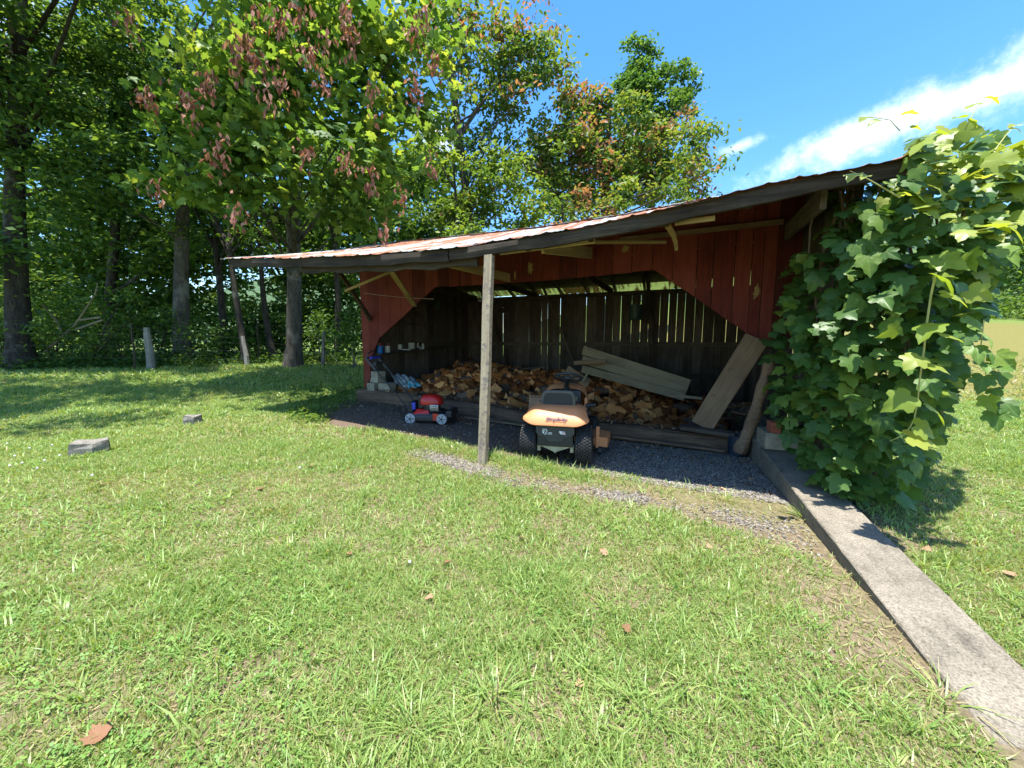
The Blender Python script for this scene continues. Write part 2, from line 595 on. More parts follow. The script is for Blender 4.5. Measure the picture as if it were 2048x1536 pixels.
def ground_mat():
    m, n, l, b = mat_new('lawn_soil')
    t = n.new('ShaderNodeTexCoord'); v = t.outputs['Object']
    f1 = noise_node(n, l, v, 1.3, 6, 0.6)
    f2 = noise_node(n, l, v, 28, 8, 0.7)
    f3 = noise_node(n, l, v, 140, 4, 0.7)
    soil = ramp_node(n, [(0.3, (0.085, 0.058, 0.04)), (0.52, (0.18, 0.13, 0.092)), (0.72, (0.29, 0.225, 0.165))])
    l.new(f2, soil.inputs[0])
    gr = ramp_node(n, [(0.3, (0.055, 0.09, 0.018)), (0.52, (0.12, 0.18, 0.038)), (0.72, (0.19, 0.23, 0.065))])
    l.new(f3, gr.inputs[0])
    # grass-coloured thatch takes over where single blades are no longer built
    sp = n.new('ShaderNodeSeparateXYZ'); l.new(v, sp.inputs[0])
    dist = n.new('ShaderNodeVectorMath'); dist.operation = 'LENGTH'; l.new(v, dist.inputs[0])
    dm = n.new('ShaderNodeMapRange'); dm.inputs['From Min'].default_value = 4; dm.inputs['From Max'].default_value = 11
    dm.inputs['To Min'].default_value = 0.12; dm.inputs['To Max'].default_value = 0.95
    l.new(dist.outputs['Value'], dm.inputs['Value'])
    mk = ramp_node(n, [(0.38, (0, 0, 0)), (0.56, (1, 1, 1))])
    l.new(f1, mk.inputs[0])
    mu = n.new('ShaderNodeMath'); mu.operation = 'MAXIMUM'
    m2 = n.new('ShaderNodeMath'); m2.operation = 'MULTIPLY'; m2.inputs[1].default_value = 0.28
    l.new(mk.outputs[0], m2.inputs[0]); l.new(m2.outputs[0], mu.inputs[0]); l.new(dm.outputs[0], mu.inputs[1])
    col = mixc(n, l, mu.outputs[0], soil.outputs[0], gr.outputs[0])
    # hay-coloured band of the far meadow on the right
    yr = n.new('ShaderNodeMapRange'); yr.interpolation_type = 'SMOOTHSTEP'
    yr.inputs['From Min'].default_value = 9.0; yr.inputs['From Max'].default_value = 11.0
    l.new(sp.outputs['Y'], yr.inputs['Value'])
    yr2 = n.new('ShaderNodeMapRange'); yr2.interpolation_type = 'SMOOTHSTEP'
    yr2.inputs['From Min'].default_value = 33.0; yr2.inputs['From Max'].default_value = 30.0
    l.new(sp.outputs['Y'], yr2.inputs['Value'])
    xr = n.new('ShaderNodeMapRange'); xr.interpolation_type = 'SMOOTHSTEP'
    xr.inputs['From Min'].default_value = 6.0; xr.inputs['From Max'].default_value = 9.0
    l.new(sp.outputs['X'], xr.inputs['Value'])
    h1 = n.new('ShaderNodeMath'); h1.operation = 'MULTIPLY'; l.new(yr.outputs[0], h1.inputs[0]); l.new(yr2.outputs[0], h1.inputs[1])
    h2 = n.new('ShaderNodeMath'); h2.operation = 'MULTIPLY'; l.new(h1.outputs[0], h2.inputs[0]); l.new(xr.outputs[0], h2.inputs[1])
    h3 = n.new('ShaderNodeMath'); h3.operation = 'MULTIPLY'; l.new(h2.outputs[0], h3.inputs[0]); h3.inputs[1].default_value = 0.85
    hay = ramp_node(n, [(0.32, (0.085, 0.085, 0.022)), (0.5, (0.165, 0.14, 0.042)), (0.68, (0.23, 0.19, 0.07))])
    l.new(f2, hay.inputs[0])
    col = mixc(n, l, h3.outputs[0], col, hay.outputs[0])
    l.new(col, b.inputs['Base Color'])
    b.inputs['Roughness'].default_value = 0.95
    b.inputs['Specular IOR Level'].default_value = 0.1
    bump(n, l, b, f2, 0.6, 0.03)
    return m


M['ground'] = ground_mat()


def dirt_mat():
    m, n, l, b = mat_new('yard_dirt')
    t = n.new('ShaderNodeTexCoord'); v = t.outputs['Object']
    f1 = noise_node(n, l, v, 2.0, 6, 0.6)
    f2 = noise_node(n, l, v, 45, 8, 0.7)
    vo = n.new('ShaderNodeTexVoronoi'); vo.inputs['Scale'].default_value = 60
    l.new(v, vo.inputs['Vector'])
    d = ramp_node(n, [(0.3, (0.07, 0.048, 0.034)), (0.55, (0.15, 0.108, 0.078)), (0.8, (0.27, 0.21, 0.16))])
    l.new(f2, d.inputs[0])
    g = ramp_node(n, [(0.0, (0.065, 0.058, 0.05)), (0.5, (0.145, 0.135, 0.12)), (1.0, (0.28, 0.265, 0.24))])
    sx = n.new('ShaderNodeSeparateColor'); l.new(vo.outputs['Color'], sx.inputs[0])
    l.new(sx.outputs[0], g.inputs[0])
    sp = n.new('ShaderNodeSeparateXYZ'); l.new(v, sp.inputs[0])
    xr = n.new('ShaderNodeMapRange'); xr.interpolation_type = 'SMOOTHSTEP'
    xr.inputs['From Min'].default_value = 0.9; xr.inputs['From Max'].default_value = 2.0
    ad = n.new('ShaderNodeMath'); ad.operation = 'MULTIPLY_ADD'; ad.inputs[1].default_value = 0.9
    l.new(f1, ad.inputs[0]); l.new(sp.outputs['X'], ad.inputs[2])
    l.new(ad.outputs[0], xr.inputs['Value'])
    col = mixc(n, l, xr.outputs[0], d.outputs[0], g.outputs[0])
    l.new(col, b.inputs['Base Color'])
    b.inputs['Roughness'].default_value = 0.95
    b.inputs['Specular IOR Level'].default_value = 0.15
    bump(n, l, b, f2, 0.8, 0.02)
    return m


M['dirt'] = dirt_mat()


def concrete_mat(name, c=(0.255, 0.222, 0.172), streak=(2.4, 1.5, 2.4)):
    m, n, l, b = mat_new(name)
    f1 = noise_node(n, l, coords(n, l, (1, 1, 1), False), 2.2, 7, 0.65)
    f2 = noise_node(n, l, coords(n, l, streak, False), 6, 8, 0.72, 0.4)
    f3 = noise_node(n, l, coords(n, l, (1, 1, 1), False), 90, 4, 0.7)
    r = ramp_node(n, [(0.34, tuple(x * 0.34 for x in c)), (0.47, tuple(x * 0.78 for x in c)), (0.58, tuple(x * 1.02 for x in c)), (0.70, tuple(x * 1.3 for x in c))])
    ad = n.new('ShaderNodeMath'); ad.operation = 'MULTIPLY_ADD'; ad.inputs[1].default_value = 0.5
    l.new(f2, ad.inputs[0])
    h = n.new('ShaderNodeMath'); h.operation = 'MULTIPLY'; h.inputs[1].default_value = 0.5
    l.new(f1, h.inputs[0]); l.new(h.outputs[0], ad.inputs[2])
    l.new(ad.outputs[0], r.inputs[0])
    sp = ramp_node(n, [(0.36, (0.35, 0.34, 0.32)), (0.55, (1, 1, 1)), (0.7, (1.15, 1.15, 1.15))])
    l.new(f3, sp.inputs[0])
    mm = n.new('ShaderNodeMix'); mm.data_type = 'RGBA'; mm.blend_type = 'MULTIPLY'; mm.inputs['Factor'].default_value = 0.75
    l.new(r.outputs[0], mm.inputs['A']); l.new(sp.outputs[0], mm.inputs['B'])
    l.new(mm.outputs['Result'], b.inputs['Base Color'])
    b.inputs['Roughness'].default_value = 0.92
    b.inputs['Specular IOR Level'].default_value = 0.2
    bump(n, l, b, f3, 0.5, 0.006)
    return m


M['concrete'] = concrete_mat('old_concrete')
M['cinder'] = concrete_mat('cinder_concrete', (0.42, 0.37, 0.27), (3, 3, 3))
M['stone'] = concrete_mat('block_stone', (0.29, 0.265, 0.225), (3, 3, 3))
M['brick'] = plain('red_brick', (0.34, 0.10, 0.055), 0.9, var=0.3, scale=30, bumpy=0.3)

# leaves and grass
G = lambda *a: a
M['grass'] = leaf_mat('grass_blades', [(0.0, (0.45, 0.37, 0.22)), (0.12, (0.38, 0.36, 0.14)), (0.22, (0.28, 0.36, 0.10)),
                                       (0.6, (0.205, 0.335, 0.085)), (1.0, (0.35, 0.45, 0.135))], 0.40, 0.5, 0.42)
M['clover'] = leaf_mat('clover_leaves', [(0.0, (0.13, 0.25, 0.05)), (0.6, (0.17, 0.31, 0.07)), (1.0, (0.25, 0.38, 0.085))], 0.38, 0.3)
M['maple'] = leaf_mat('maple_leaves', [(0.0, (0.05, 0.11, 0.024)), (0.5, (0.11, 0.21, 0.04)), (0.85, (0.20, 0.31, 0.06)), (1.0, (0.29, 0.37, 0.07))], 0.5, 0.3)
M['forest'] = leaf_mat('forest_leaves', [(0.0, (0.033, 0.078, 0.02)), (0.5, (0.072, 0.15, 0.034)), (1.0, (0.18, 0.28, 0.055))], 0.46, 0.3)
M['brush'] = leaf_mat('undergrowth_leaves', [(0.0, (0.038, 0.085, 0.02)), (0.5, (0.085, 0.165, 0.033)), (1.0, (0.21, 0.30, 0.055))], 0.45, 0.25)
M['tip'] = leaf_mat('browning_leaves', [(0.0, (0.06, 0.13, 0.03)), (0.5, (0.13, 0.22, 0.045)), (0.78, (0.23, 0.29, 0.055)), (0.84, (0.27, 0.125, 0.085)), (1.0, (0.36, 0.20, 0.145))], 0.42, 0.3)
M['dead'] = leaf_mat('dead_leaf', [(0.0, (0.20, 0.075, 0.05)), (0.5, (0.36, 0.16, 0.115)), (1.0, (0.50, 0.27, 0.20))], 0.3, 0.15, 0.7)
M['poplar'] = leaf_mat('poplar_leaves', [(0.0, (0.05, 0.12, 0.03)), (0.6, (0.08, 0.18, 0.045)), (1.0, (0.15, 0.26, 0.06))], 0.4, 0.3)
M['vine'] = leaf_mat('grape_leaves', [(0.0, (0.055, 0.125, 0.028)), (0.6, (0.09, 0.175, 0.036)), (0.85, (0.13, 0.22, 0.04)), (1.0, (0.26, 0.33, 0.05))], 0.36, 0.28, 0.42, False)
M['vine_obj'] = leaf_mat('grape_leaf', [(0.0, (0.065, 0.14, 0.03)), (0.5, (0.105, 0.20, 0.04)), (0.8, (0.15, 0.25, 0.045)), (1.0, (0.24, 0.33, 0.05))], 0.36, 0.28, 0.42, True)
def veins(m):
    n, l = m.node_tree.nodes, m.node_tree.links
    t = n.new('ShaderNodeTexCoord'); sp = n.new('ShaderNodeSeparateXYZ'); l.new(t.outputs['Object'], sp.inputs[0])

    def mt(op, a, b=None):
        x = n.new('ShaderNodeMath'); x.operation = op
        for i, v in enumerate((a, b)):
            if v is None: continue
            if isinstance(v, float): x.inputs[i].default_value = v
            else: l.new(v, x.inputs[i])
        return x.outputs[0]
    yy = mt('SUBTRACT', sp.outputs['Y'], 0.03)
    ang = mt('ARCTAN2', sp.outputs['X'], yy)
    fr = mt('PINGPONG', ang, 0.39)
    rad = mt('SQRT', mt('ADD', mt('MULTIPLY', sp.outputs['X'], sp.outputs['X']), mt('MULTIPLY', yy, yy)))
    dd = mt('MULTIPLY', fr, rad)
    mr = n.new('ShaderNodeMapRange'); mr.inputs['From Min'].default_value = 0.006; mr.inputs['From Max'].default_value = 0.022
    mr.inputs['To Min'].default_value = 0.42; mr.inputs['To Max'].default_value = 0.0
    l.new(dd, mr.inputs['Value'])
    nz = noise_node(n, l, t.outputs['Object'], 5.0, 5, 0.6)
    b = n['Principled BSDF']; src = b.inputs['Base Color'].links[0].from_socket
    r2 = ramp_node(n, [(0.3, (0.62, 0.62, 0.55)), (0.6, (1.05, 1.05, 1.0))]); l.new(nz, r2.inputs[0])
    mu = n.new('ShaderNodeMix'); mu.data_type = 'RGBA'; mu.blend_type = 'MULTIPLY'; mu.inputs['Factor'].default_value = 1
    l.new(src, mu.inputs['A']); l.new(r2.outputs[0], mu.inputs['B'])
    c = mixc(n, l, mr.outputs[0], mu.outputs['Result'], (0.26, 0.33, 0.12))
    l.new(c, b.inputs['Base Color'])
    bump(n, l, b, dd, 0.5, 0.02)


veins(M['vine_obj'])
M['vine_young_backlit'] = leaf_mat('young_backlit_leaf', [(0.0, (0.20, 0.30, 0.035)), (1.0, (0.36, 0.40, 0.07))], 0.5, 0.4, 0.4, True)  # yellow of the young shoots, also painted on leaves that are backlit
M['vine_stem'] = plain('vine_stem', (0.13, 0.085, 0.05), 0.9, var=0.3)
M['shoot'] = plain('green_shoot', (0.36, 0.36, 0.12), 0.6, var=0.2)
M['fallen'] = leaf_mat('fallen_leaf', [(0.0, (0.24, 0.12, 0.065)), (1.0, (0.38, 0.23, 0.14))], 0.2, 0.2, 0.7, True)
M['hill'] = plain('hill_woods', (0.045, 0.085, 0.03), 0.95, var=0.5, scale=0.25)
M['gravel'] = leaf_mat('gravel_stone', [(0.0, (0.085, 0.073, 0.06)), (0.5, (0.19, 0.17, 0.145)), (0.9, (0.30, 0.275, 0.235)), (1.0, (0.44, 0.41, 0.36))], 0.0, 0.3, 0.8)
M['chips'] = leaf_mat('wood_chips', [(0.0, (0.09, 0.05, 0.03)), (0.5, (0.22, 0.12, 0.06)), (1.0, (0.42, 0.28, 0.16))], 0.0, 0.2, 0.9)
# paint, rubber, metal, plastic
M['orange'] = plain('orange_paint', (0.66, 0.26, 0.105), 0.5, var=0.08, scale=6)
M['rubber'] = plain('tyre_rubber', (0.022, 0.022, 0.022), 0.8, var=0.4, scale=30)
M['black'] = plain('black_plastic', (0.018, 0.018, 0.019), 0.5, var=0.3)
M['charcoal'] = plain('charcoal_plastic', (0.035, 0.037, 0.042), 0.48, var=0.25)
M['seat'] = plain('seat_vinyl', (0.10, 0.092, 0.07), 0.6, var=0.3)
M['seat_pad'] = plain('seat_pad', (0.022, 0.024, 0.022), 0.6, var=0.25)
M['steel'] = plain('dull_steel', (0.35, 0.35, 0.36), 0.42, 0.8, var=0.25)
M['cream_rim'] = plain('wheel_rim', (0.50, 0.48, 0.42), 0.45, var=0.15)
M['mower_red'] = plain('red_paint', (0.50, 0.018, 0.014), 0.3, var=0.1)
M['wheel_white'] = plain('white_plastic', (0.40, 0.41, 0.41), 0.5, var=0.15)
M['blue'] = plain('blue_plastic', (0.02, 0.05, 0.42), 0.4, var=0.1)
M['navy'] = plain('navy_print', (0.035, 0.018, 0.07), 0.5, var=0.05)
M['red_print'] = plain('red_print', (0.45, 0.02, 0.03), 0.5, var=0.05)
M['white_print'] = plain('white_print', (0.75, 0.76, 0.78), 0.5, var=0.05)
M['cardboard'] = plain('cardboard', (0.36, 0.21, 0.12), 0.85, var=0.12)
M['can_blue'] = plain('blue_can', (0.012, 0.16, 0.50), 0.4, var=0.08)
M['can_white'] = plain('white_can', (0.52, 0.53, 0.45), 0.5, var=0.1)
M['can_pale'] = plain('pale_bucket', (0.42, 0.46, 0.39), 0.5, var=0.15)
M['can_green'] = plain('green_bucket', (0.03, 0.06, 0.055), 0.55, var=0.4, scale=20)
M['rust'] = plain('rusty_iron', (0.09, 0.06, 0.045), 0.85, 0.4, var=0.4)
M['bare'] = plain('bare_wood_patch', (0.27, 0.18, 0.065), 0.85, var=0.3, scale=60)
M['tarp'] = plain('clear_bag', (0.20, 0.24, 0.25), 0.25, var=0.7, scale=18)
M['tarp_blue'] = plain('blue_bag_print', (0.05, 0.32, 0.42), 0.35, var=0.3, scale=30)
M['bucket_navy'] = plain('dark_blue_bucket', (0.015, 0.025, 0.045), 0.5, var=0.2)
M['wire'] = plain('fence_wire', (0.12, 0.11, 0.10), 0.6, 0.6)
M['cord'] = plain('pale_cord', (0.30, 0.22, 0.17), 0.8)
M['clover_flower'] = plain('clover_flower', (0.62, 0.60, 0.52), 0.8)

# ------------------------------------------------------------------ the setting: ground, yard, hill
def grid_sheet(name, xs, ys, zf, mats, kind='structure'):
    X, Y = np.meshgrid(xs, ys)
    Z = zf(X, Y)
    V = np.stack([X, Y, Z], -1).reshape(-1, 3)
    nx, ny = len(xs), len(ys)
    i = (np.arange(ny - 1)[:, None] * nx + np.arange(nx - 1)[None]).ravel()
    F = np.stack([i, i + 1, i + nx + 1, i + nx], 1).ravel()
    o = bpy.data.objects.new(name, fast_mesh(name, V, F, 4, mats, smooth=True))
    o['kind'] = kind
    return link(o)


def bumpy(x, y):
    return (0.014 * np.sin(x * 2.3 + 1.3 * np.sin(y * 1.7)) + 0.012 * np.sin(y * 3.1 + x * 1.1) +
            0.006 * np.sin(x * 7.3 + y * 5.1) + 0.05 * np.sin(x * .5 + 1) * np.sin(y * .4))


def yard_mask(x, y):
    """1 on the bare yard under the eave and inside the shed, 0 on the lawn"""
    s = (x - O.x) * E1.x + (y - O.y) * E1.y
    d = (x - O.x) * E2.x + (y - O.y) * E2.y
    edge = -1.78 + 0.12 * np.sin(s * 1.9) + 0.06 * np.sin(s * 5.3 + 1) + 0.75 * sstep(s, 5.6, 7.2)
    return sstep(d, edge - 0.08, edge + 0.08) * sstep(s, 7.15, 6.85) * sstep(d, 6.0, 5.5) * sstep(s, -0.75, -0.6)


def zg(x, y):
    """finished ground height"""
    m = yard_mask(np.asarray(x, float), np.asarray(y, float))
    return gz(x, y) + bumpy(np.asarray(x, float), np.asarray(y, float)) * (1 - m) * 0.6


xs = np.unique(np.concatenate([np.linspace(-160, -20, 24), np.linspace(-20, -8, 40), np.linspace(-8, 6, 120), np.linspace(6, 20, 60), np.linspace(20, 160, 26)]))
ys = np.unique(np.concatenate([np.linspace(-8, 0, 16), np.linspace(0, 9, 90), np.linspace(9, 22, 50), np.linspace(22, 170, 40)]))
ground = grid_sheet('ground', xs, ys, zg, [M['ground']])

# the bare yard: a sheet 6 mm above the soil, dirt to the left and gravel to the right
sg = np.linspace(-0.75, 7.3, 120); dg = np.linspace(-2.6, 4.4, 120)
S_, D_ = np.meshgrid(sg, dg)
edge_ = -1.78 + 0.12 * np.sin(S_ * 1.9) + 0.06 * np.sin(S_ * 5.3 + 1) + 0.75 * sstep(S_, 5.6, 7.2)
D2 = np.where(D_ < edge_ - 0.05, edge_ - 0.05, D_)
PXY = np.stack([O.x + E1.x * S_ + E2.x * D2, O.y + E1.y * S_ + E2.y * D2], -1)
Zy = gz(PXY[..., 0], PXY[..., 1]) + 0.02 + 0.006 * np.sin(S_ * 9) * np.sin(D_ * 11) - 0.03 * (D2 < edge_)
Vy = np.concatenate([PXY, Zy[..., None]], -1).reshape(-1, 3)
nx = len(sg)
i_ = (np.arange(len(dg) - 1)[:, None] * nx + np.arange(nx - 1)[None]).ravel()
yard = bpy.data.objects.new('yard_dirt', fast_mesh('yard_dirt', Vy, np.stack([i_, i_ + nx, i_ + nx + 1, i_ + 1], 1).ravel(), 4, [M['dirt']], smooth=True))
yard['kind'] = 'structure'
link(yard)


# wooded hillsides far behind
def hill(name, cx, cy, rx, ry, h):
    xs_, ys_ = np.linspace(-1.3, 1.3, 40), np.linspace(-1.3, 1.3, 40)
    X, Y = np.meshgrid(xs_, ys_)
    r2 = X ** 2 + Y ** 2
    Z = h * np.exp(-r2 * 1.6) * (1 + 0.12 * np.sin(X * 6 + Y * 3) + 0.08 * np.sin(Y * 9)) - h * 0.08 - 2
    V = np.stack([cx + X * rx, cy + Y * ry, Z], -1).reshape(-1, 3)
    i = (np.arange(39)[:, None] * 40 + np.arange(39)[None]).ravel()
    o = bpy.data.objects.new(name, fast_mesh(name, V, np.stack([i, i + 1, i + 41, i + 40], 1).ravel(), 4, [M['hill']], smooth=True))
    o['kind'] = 'structure'
    return link(o)


hill('hill', 150, 150, 150, 90, 52)
hill('hill', -260, 420, 260, 150, 75)

# ------------------------------------------------------------------ concrete wall along the right
cw = thing('concrete_wall', 'long low weathered concrete wall running from the shed corner to the near right', 'wall', (wall_x(1.68), 1.68, 0))
far_y, near_y = 5.5, 0.25
N_ = 70
top_l, top_r, bot_l, bot_r = [], [], [], []
vs, fs = [], []
for k in range(N_ + 1):
    y = near_y + (far_y - near_y) * k / N_
    x = wall_x(y) + random.uniform(-.0015, .0015); w = 0.395 + random.uniform(-.002, .002)
    z = wall_top(max(y, 0.6)); dz = random.uniform(-.003, .003)
    px_, py_ = w * 0.944, -w * 0.331
    ch = 0.007 + (random.uniform(.004, .022) if random.random() < .16 else random.uniform(0, .004))
    for (a, zz) in ((0.0, -0.35), (0.0, z - ch), (ch / 0.415, z + dz), (1 - ch / 0.415, z + dz), (1.0, z - ch), (1.0, -0.35)):
        vs.append((x + px_ * a - wall_x(1.68), y + py_ * a - 1.68, zz))
for k in range(N_):
    for j in range(5):
        fs.append((k * 6 + j, k * 6 + j + 1, (k + 1) * 6 + j + 1, (k + 1) * 6 + j))
fs.append(tuple(range(6))); fs.append(tuple(N_ * 6 + j for j in range(5, -1, -1)))
MB().add(vs, fs).obj('wall_body', M['concrete'], cw)

# ------------------------------------------------------------------ the shed
shed = thing('shed', 'old red open-front woodshed with sagging rusty tin roof', 'shed', O, (0, 0, -PH))
# local axes: x to the right along the front, y into the shed, z up. s = -x
SL, SR, DEPTH = 6.95, -0.62, 4.2
EAVE_D, RIDGE_D, BACK_D = -2.0, 1.8, 4.55
es = np.array([-1.1, -0.8, -0.5, 0.0, 0.65, 1.7, 2.85, 3.45, 5.1, 6.6, 7.75, 8.4])
ez = np.array([3.06, 3.03, 3.01, 2.97, 2.90, 2.79, 2.74, 2.725, 2.78, 2.88, 2.97, 3.0])
rs = np.array([-1.1, -0.5, 0.6, 1.9, 3.5, 5.2, 6.6, 8.4])
rz = np.array([4.12, 4.12, 4.10, 4.02, 3.98, 4.0, 4.03, 4.08])
bs = np.array([-1.1, 1.0, 3.5, 6.0, 8.4]); bz = np.array([2.90, 2.90, 2.90, 2.93, 2.96])


def roof_z(s, d):
    e = float(np.interp(s, es, ez)); r = float(np.interp(s, rs, rz)); b = float(np.interp(s, bs, bz))
    if d <= RIDGE_D:
        t = (d - EAVE_D) / (RIDGE_D - EAVE_D)
        return e + (r - e) * t - 0.05 * math.sin(math.pi * min(max(t, 0), 1))
    t = (d - RIDGE_D) / (BACK_D - RIDGE_D)
    return r + (b - r) * t


def floor_z(s, d):
    p = sd(s, d)
    return gzf(p.x, p.y) + 0.02


def beam(name, a, b, w, t, mat, parent, roll=0.0, bev=0.006, twist=0.0, taper=1.0, up=(0, 0, 1), sag=0.0, seg=1):
    """a timber from a to b with its own long axis X; w across, t thick (along up)"""
    a, b = Vector(a), Vector(b)
    L = (b - a).length
    x = (b - a).normalized()
    u = Vector(up); u = (u - u.dot(x) * x)
    u = u.normalized() if u.length > 1e-5 else x.orthogonal().normalized()
    y = u.cross(x)
    mat3 = Matrix((x, y, u)).transposed()
    if roll: mat3 = mat3 @ Matrix.Rotation(roll, 3, 'X')
    mb = MB()
    seg = max(1, seg)
    vs, fs = [], []
    c = min(bev, w * 0.3, t * 0.3)
    prof = [(-w / 2 + c, -t / 2), (w / 2 - c, -t / 2), (w / 2, -t / 2 + c), (w / 2, t / 2 - c), (w / 2 - c, t / 2), (-w / 2 + c, t / 2), (-w / 2, t / 2 - c), (-w / 2, -t / 2 + c)]
    for k in range(seg + 1):
        f = k / seg
        sc_ = 1 + (taper - 1) * f
        dz = sag * math.sin(math.pi * f)
        j = random.uniform(-1, 1) * 0.003 if seg > 1 else 0
        for (py_, pz_) in prof:
            vs.append((f * L, py_ * sc_ + j, pz_ * sc_ + dz + j))
    for k in range(seg):
        for j in range(8):
            j2 = (j + 1) % 8
            fs.append((k * 8 + j, k * 8 + j2, (k + 1) * 8 + j2, (k + 1) * 8 + j))
    fs.append(tuple(range(7, -1, -1))); fs.append(tuple(seg * 8 + j for j in range(8)))
    mb.add(vs, fs)
    me = mb.mesh(name, mat)
    o = bpy.data.objects.new(name, me)
    o.matrix_local = Matrix.Translation(a) @ mat3.to_4x4()
    return link(o, parent)


# --- front wall: red vertical boards, cut round the wide opening
front = MB()
for z_, t_ in ((3.12, 0.09),):
    front.box(((-SL + -SR) / 2, 0.065, z_), (SL - SR - 0.2, 0.07, t_))
front_wall = front.obj('front_wall', M['grey_beam'], shed)


def open_z(s):
    """lower edge of the red boards above the opening"""
    return float(np.interp(s, [-0.7, -0.34, -0.28, 1.17, 2.2, 3.6, 5.09, 6.78, 6.80], [1.50, 1.50, 1.53, 2.635, 2.60, 2.585, 2.60, 1.46, 0.53]))


kinks = [-0.28, 1.17, 5.09, 6.79]
# board joints read from the photograph where they show
joints = [6.98, 6.79, 6.5, 6.22, 5.92, 5.62, 5.33, 5.02, 4.78, 4.55, 4.3, 4.02, 3.77, 3.53]
for px_ in (1060, 1086, 1120, 1154, 1190, 1226, 1264, 1305, 1347, 1394, 1427, 1470, 1504, 1527, 1554):
    joints.append(-on_front(px_, 520).x)
joints.append(-0.64)
joints = sorted(set(round(j, 3) for j in joints), reverse=True)
wide_gap = {round(-on_front(p, 520).x, 3) for p in (1394, 1427, 1470)}
for a_, b_ in zip(joints[:-1], joints[1:]):
    if a_ - b_ < 0.05: continue
    ga = 0.010 if round(a_, 3) in wide_gap else random.uniform(0.006, 0.010)
    gb = 0.010 if round(b_, 3) in wide_gap else random.uniform(0.006, 0.010)
    s0, s1 = a_ - ga * 0.5, b_ + gb * 0.5
    ks = [s0] + [k for k in kinks if s1 < k < s0][::-1] + [s1]
    ks = sorted(ks, reverse=True)
    low = [(s_, open_z(s_) + random.uniform(-0.008, 0.008)) for s_ in ks]
    dy = random.uniform(-0.004, 0.004)
    poly = [(-s_, dy, z_) for s_, z_ in low] + [(-s1, dy, roof_z(s1, 0) - 0.05), (-s0, dy, roof_z(s0, 0) - 0.05)]
    c_ = Vector((-(s0 + s1) / 2, 0, low[0][1]))
    bd = MB().prism([Vector(p) - c_ for p in poly], (0, 0.024, 0))
    bd.obj('board', M['red'], front_wall, loc=c_)
# bare wood showing through the red paint
for px_, py_, w_, h_ in ((1061, 535, 0.13, 0.24), (1030, 551, 0.06, 0.17), (1251, 497, 0.13, 0.14), (1513, 584, 0.10, 0.24), (1113, 503, 0.10, 0.1)):
    p_ = on_front(px_, py_)
    pts = []
    for k in range(30):
        a_ = 2 * math.pi * k / 30
        rr = random.uniform(0.45, 1.0)
        pts.append(Vector((math.cos(a_) * w_ / 2 * rr, 0, math.sin(a_) * h_ / 2 * rr)))
    MB().prism(pts, (0, 0.004, 0)).obj('bare_patch', M['bare'], front_wall, loc=(p_.x, -0.0075, p_.z))
# corner posts and top plate of the front
beam('corner_post', (-6.89, 0.09, floor_z(6.9, 0.1) + 0.3), (-6.89, 0.09, roof_z(6.9, 0.1) - 0.06), 0.13, 0.11, M['grey_beam'], front_wall, up=(0, 1, 0))
beam('corner_post', (0.52, 0.09, 0.2), (0.52, 0.09, roof_z(-.5, 0.1) - 0.06), 0.13, 0.11, M['grey_beam'], front_wall, up=(0, 1, 0))
beam('header', (-5.3, 0.06, 2.70), (0.4, 0.06, 2.74), 0.07, 0.12, M['dark_beam'], front_wall)

# --- sill timber on the ground: one long hewn log
sl = MB()
vs, fs = [], []
K_ = 26
for k in range(K_ + 1):
    s_ = 7.05 - 7.2 * k / K_
    zb = floor_z(s_, -0.02) - 0.03
    h_ = 0.27 + 0.012 * math.sin(k * 1.3)
    for j in range(10):
        a_ = 2 * math.pi * j / 10
        ca, sa = math.cos(a_), math.sin(a_)
        q = 0.55
        ex = abs(ca) ** q * (1 if ca > 0 else -1); ey = abs(sa) ** q * (1 if sa > 0 else -1)
        vs.append((-s_, -0.02 + ex * 0.145 + random.uniform(-.006, .006), zb + h_ / 2 + ey * h_ / 2 + random.uniform(-.006, .006)))
for k in range(K_):
    for j in range(10):
        j2 = (j + 1) % 10
        fs.append((k * 10 + j, k * 10 + j2, (k + 1) * 10 + j2, (k + 1) * 10 + j))
fs.append(tuple(range(10))); fs.append(tuple(K_ * 10 + j for j in range(9, -1, -1)))
sl.add(vs, fs).obj('sill_log', M['sill'], shed)

# --- back wall
bw = MB()
bw.box((-3.15, DEPTH - 0.06, 1.50), (7.4, 0.05, 0.10))
bw.box((-3.15, DEPTH - 0.06, 0.72), (7.4, 0.05, 0.10))
back_wall = bw.obj('back_wall', M['grey_beam'], shed)
beam('top_plate', (-6.9, DEPTH - 0.08, 2.80), (0.6, DEPTH - 0.08, 2.78), 0.12, 0.10, M['dark_beam'], back_wall)
s_ = 6.9
rb = random.Random(4)
while s_ > -0.58:
    w_ = rb.uniform(0.17, 0.27)
    g_ = rb.choice([0.002, 0.002, 0.003, 0.005, 0.008]) if s_ > 3.2 else rb.choice([0.002, 0.004, 0.005, 0.007])
    x0, x1 = -s_, -s_ + w_
    c_ = Vector(((x0 + x1) / 2, DEPTH - 0.02, 0.0))
    dy = rb.uniform(-0.004, 0.004)
    lean = rb.uniform(-0.006, 0.006)
    zb = floor_z(s_, DEPTH) - 0.02
    zt = 2.80 + rb.uniform(-0.03, 0.04)
    cut = rb.uniform(0, 0.02)
    poly = [(-w_ / 2, dy, zb), (w_ / 2, dy, zb + rb.uniform(0, .05)), (w_ / 2 + lean - cut * .4, dy, 1.6), (w_ / 2 + lean, dy, zt), (-w_ / 2 + lean, dy, zt + rb.uniform(-.02, .02))]
    MB().prism(poly, (0, 0.022, 0)).obj('board', M['grey_board'], back_wall, loc=c_)
    s_ -= w_ + g_

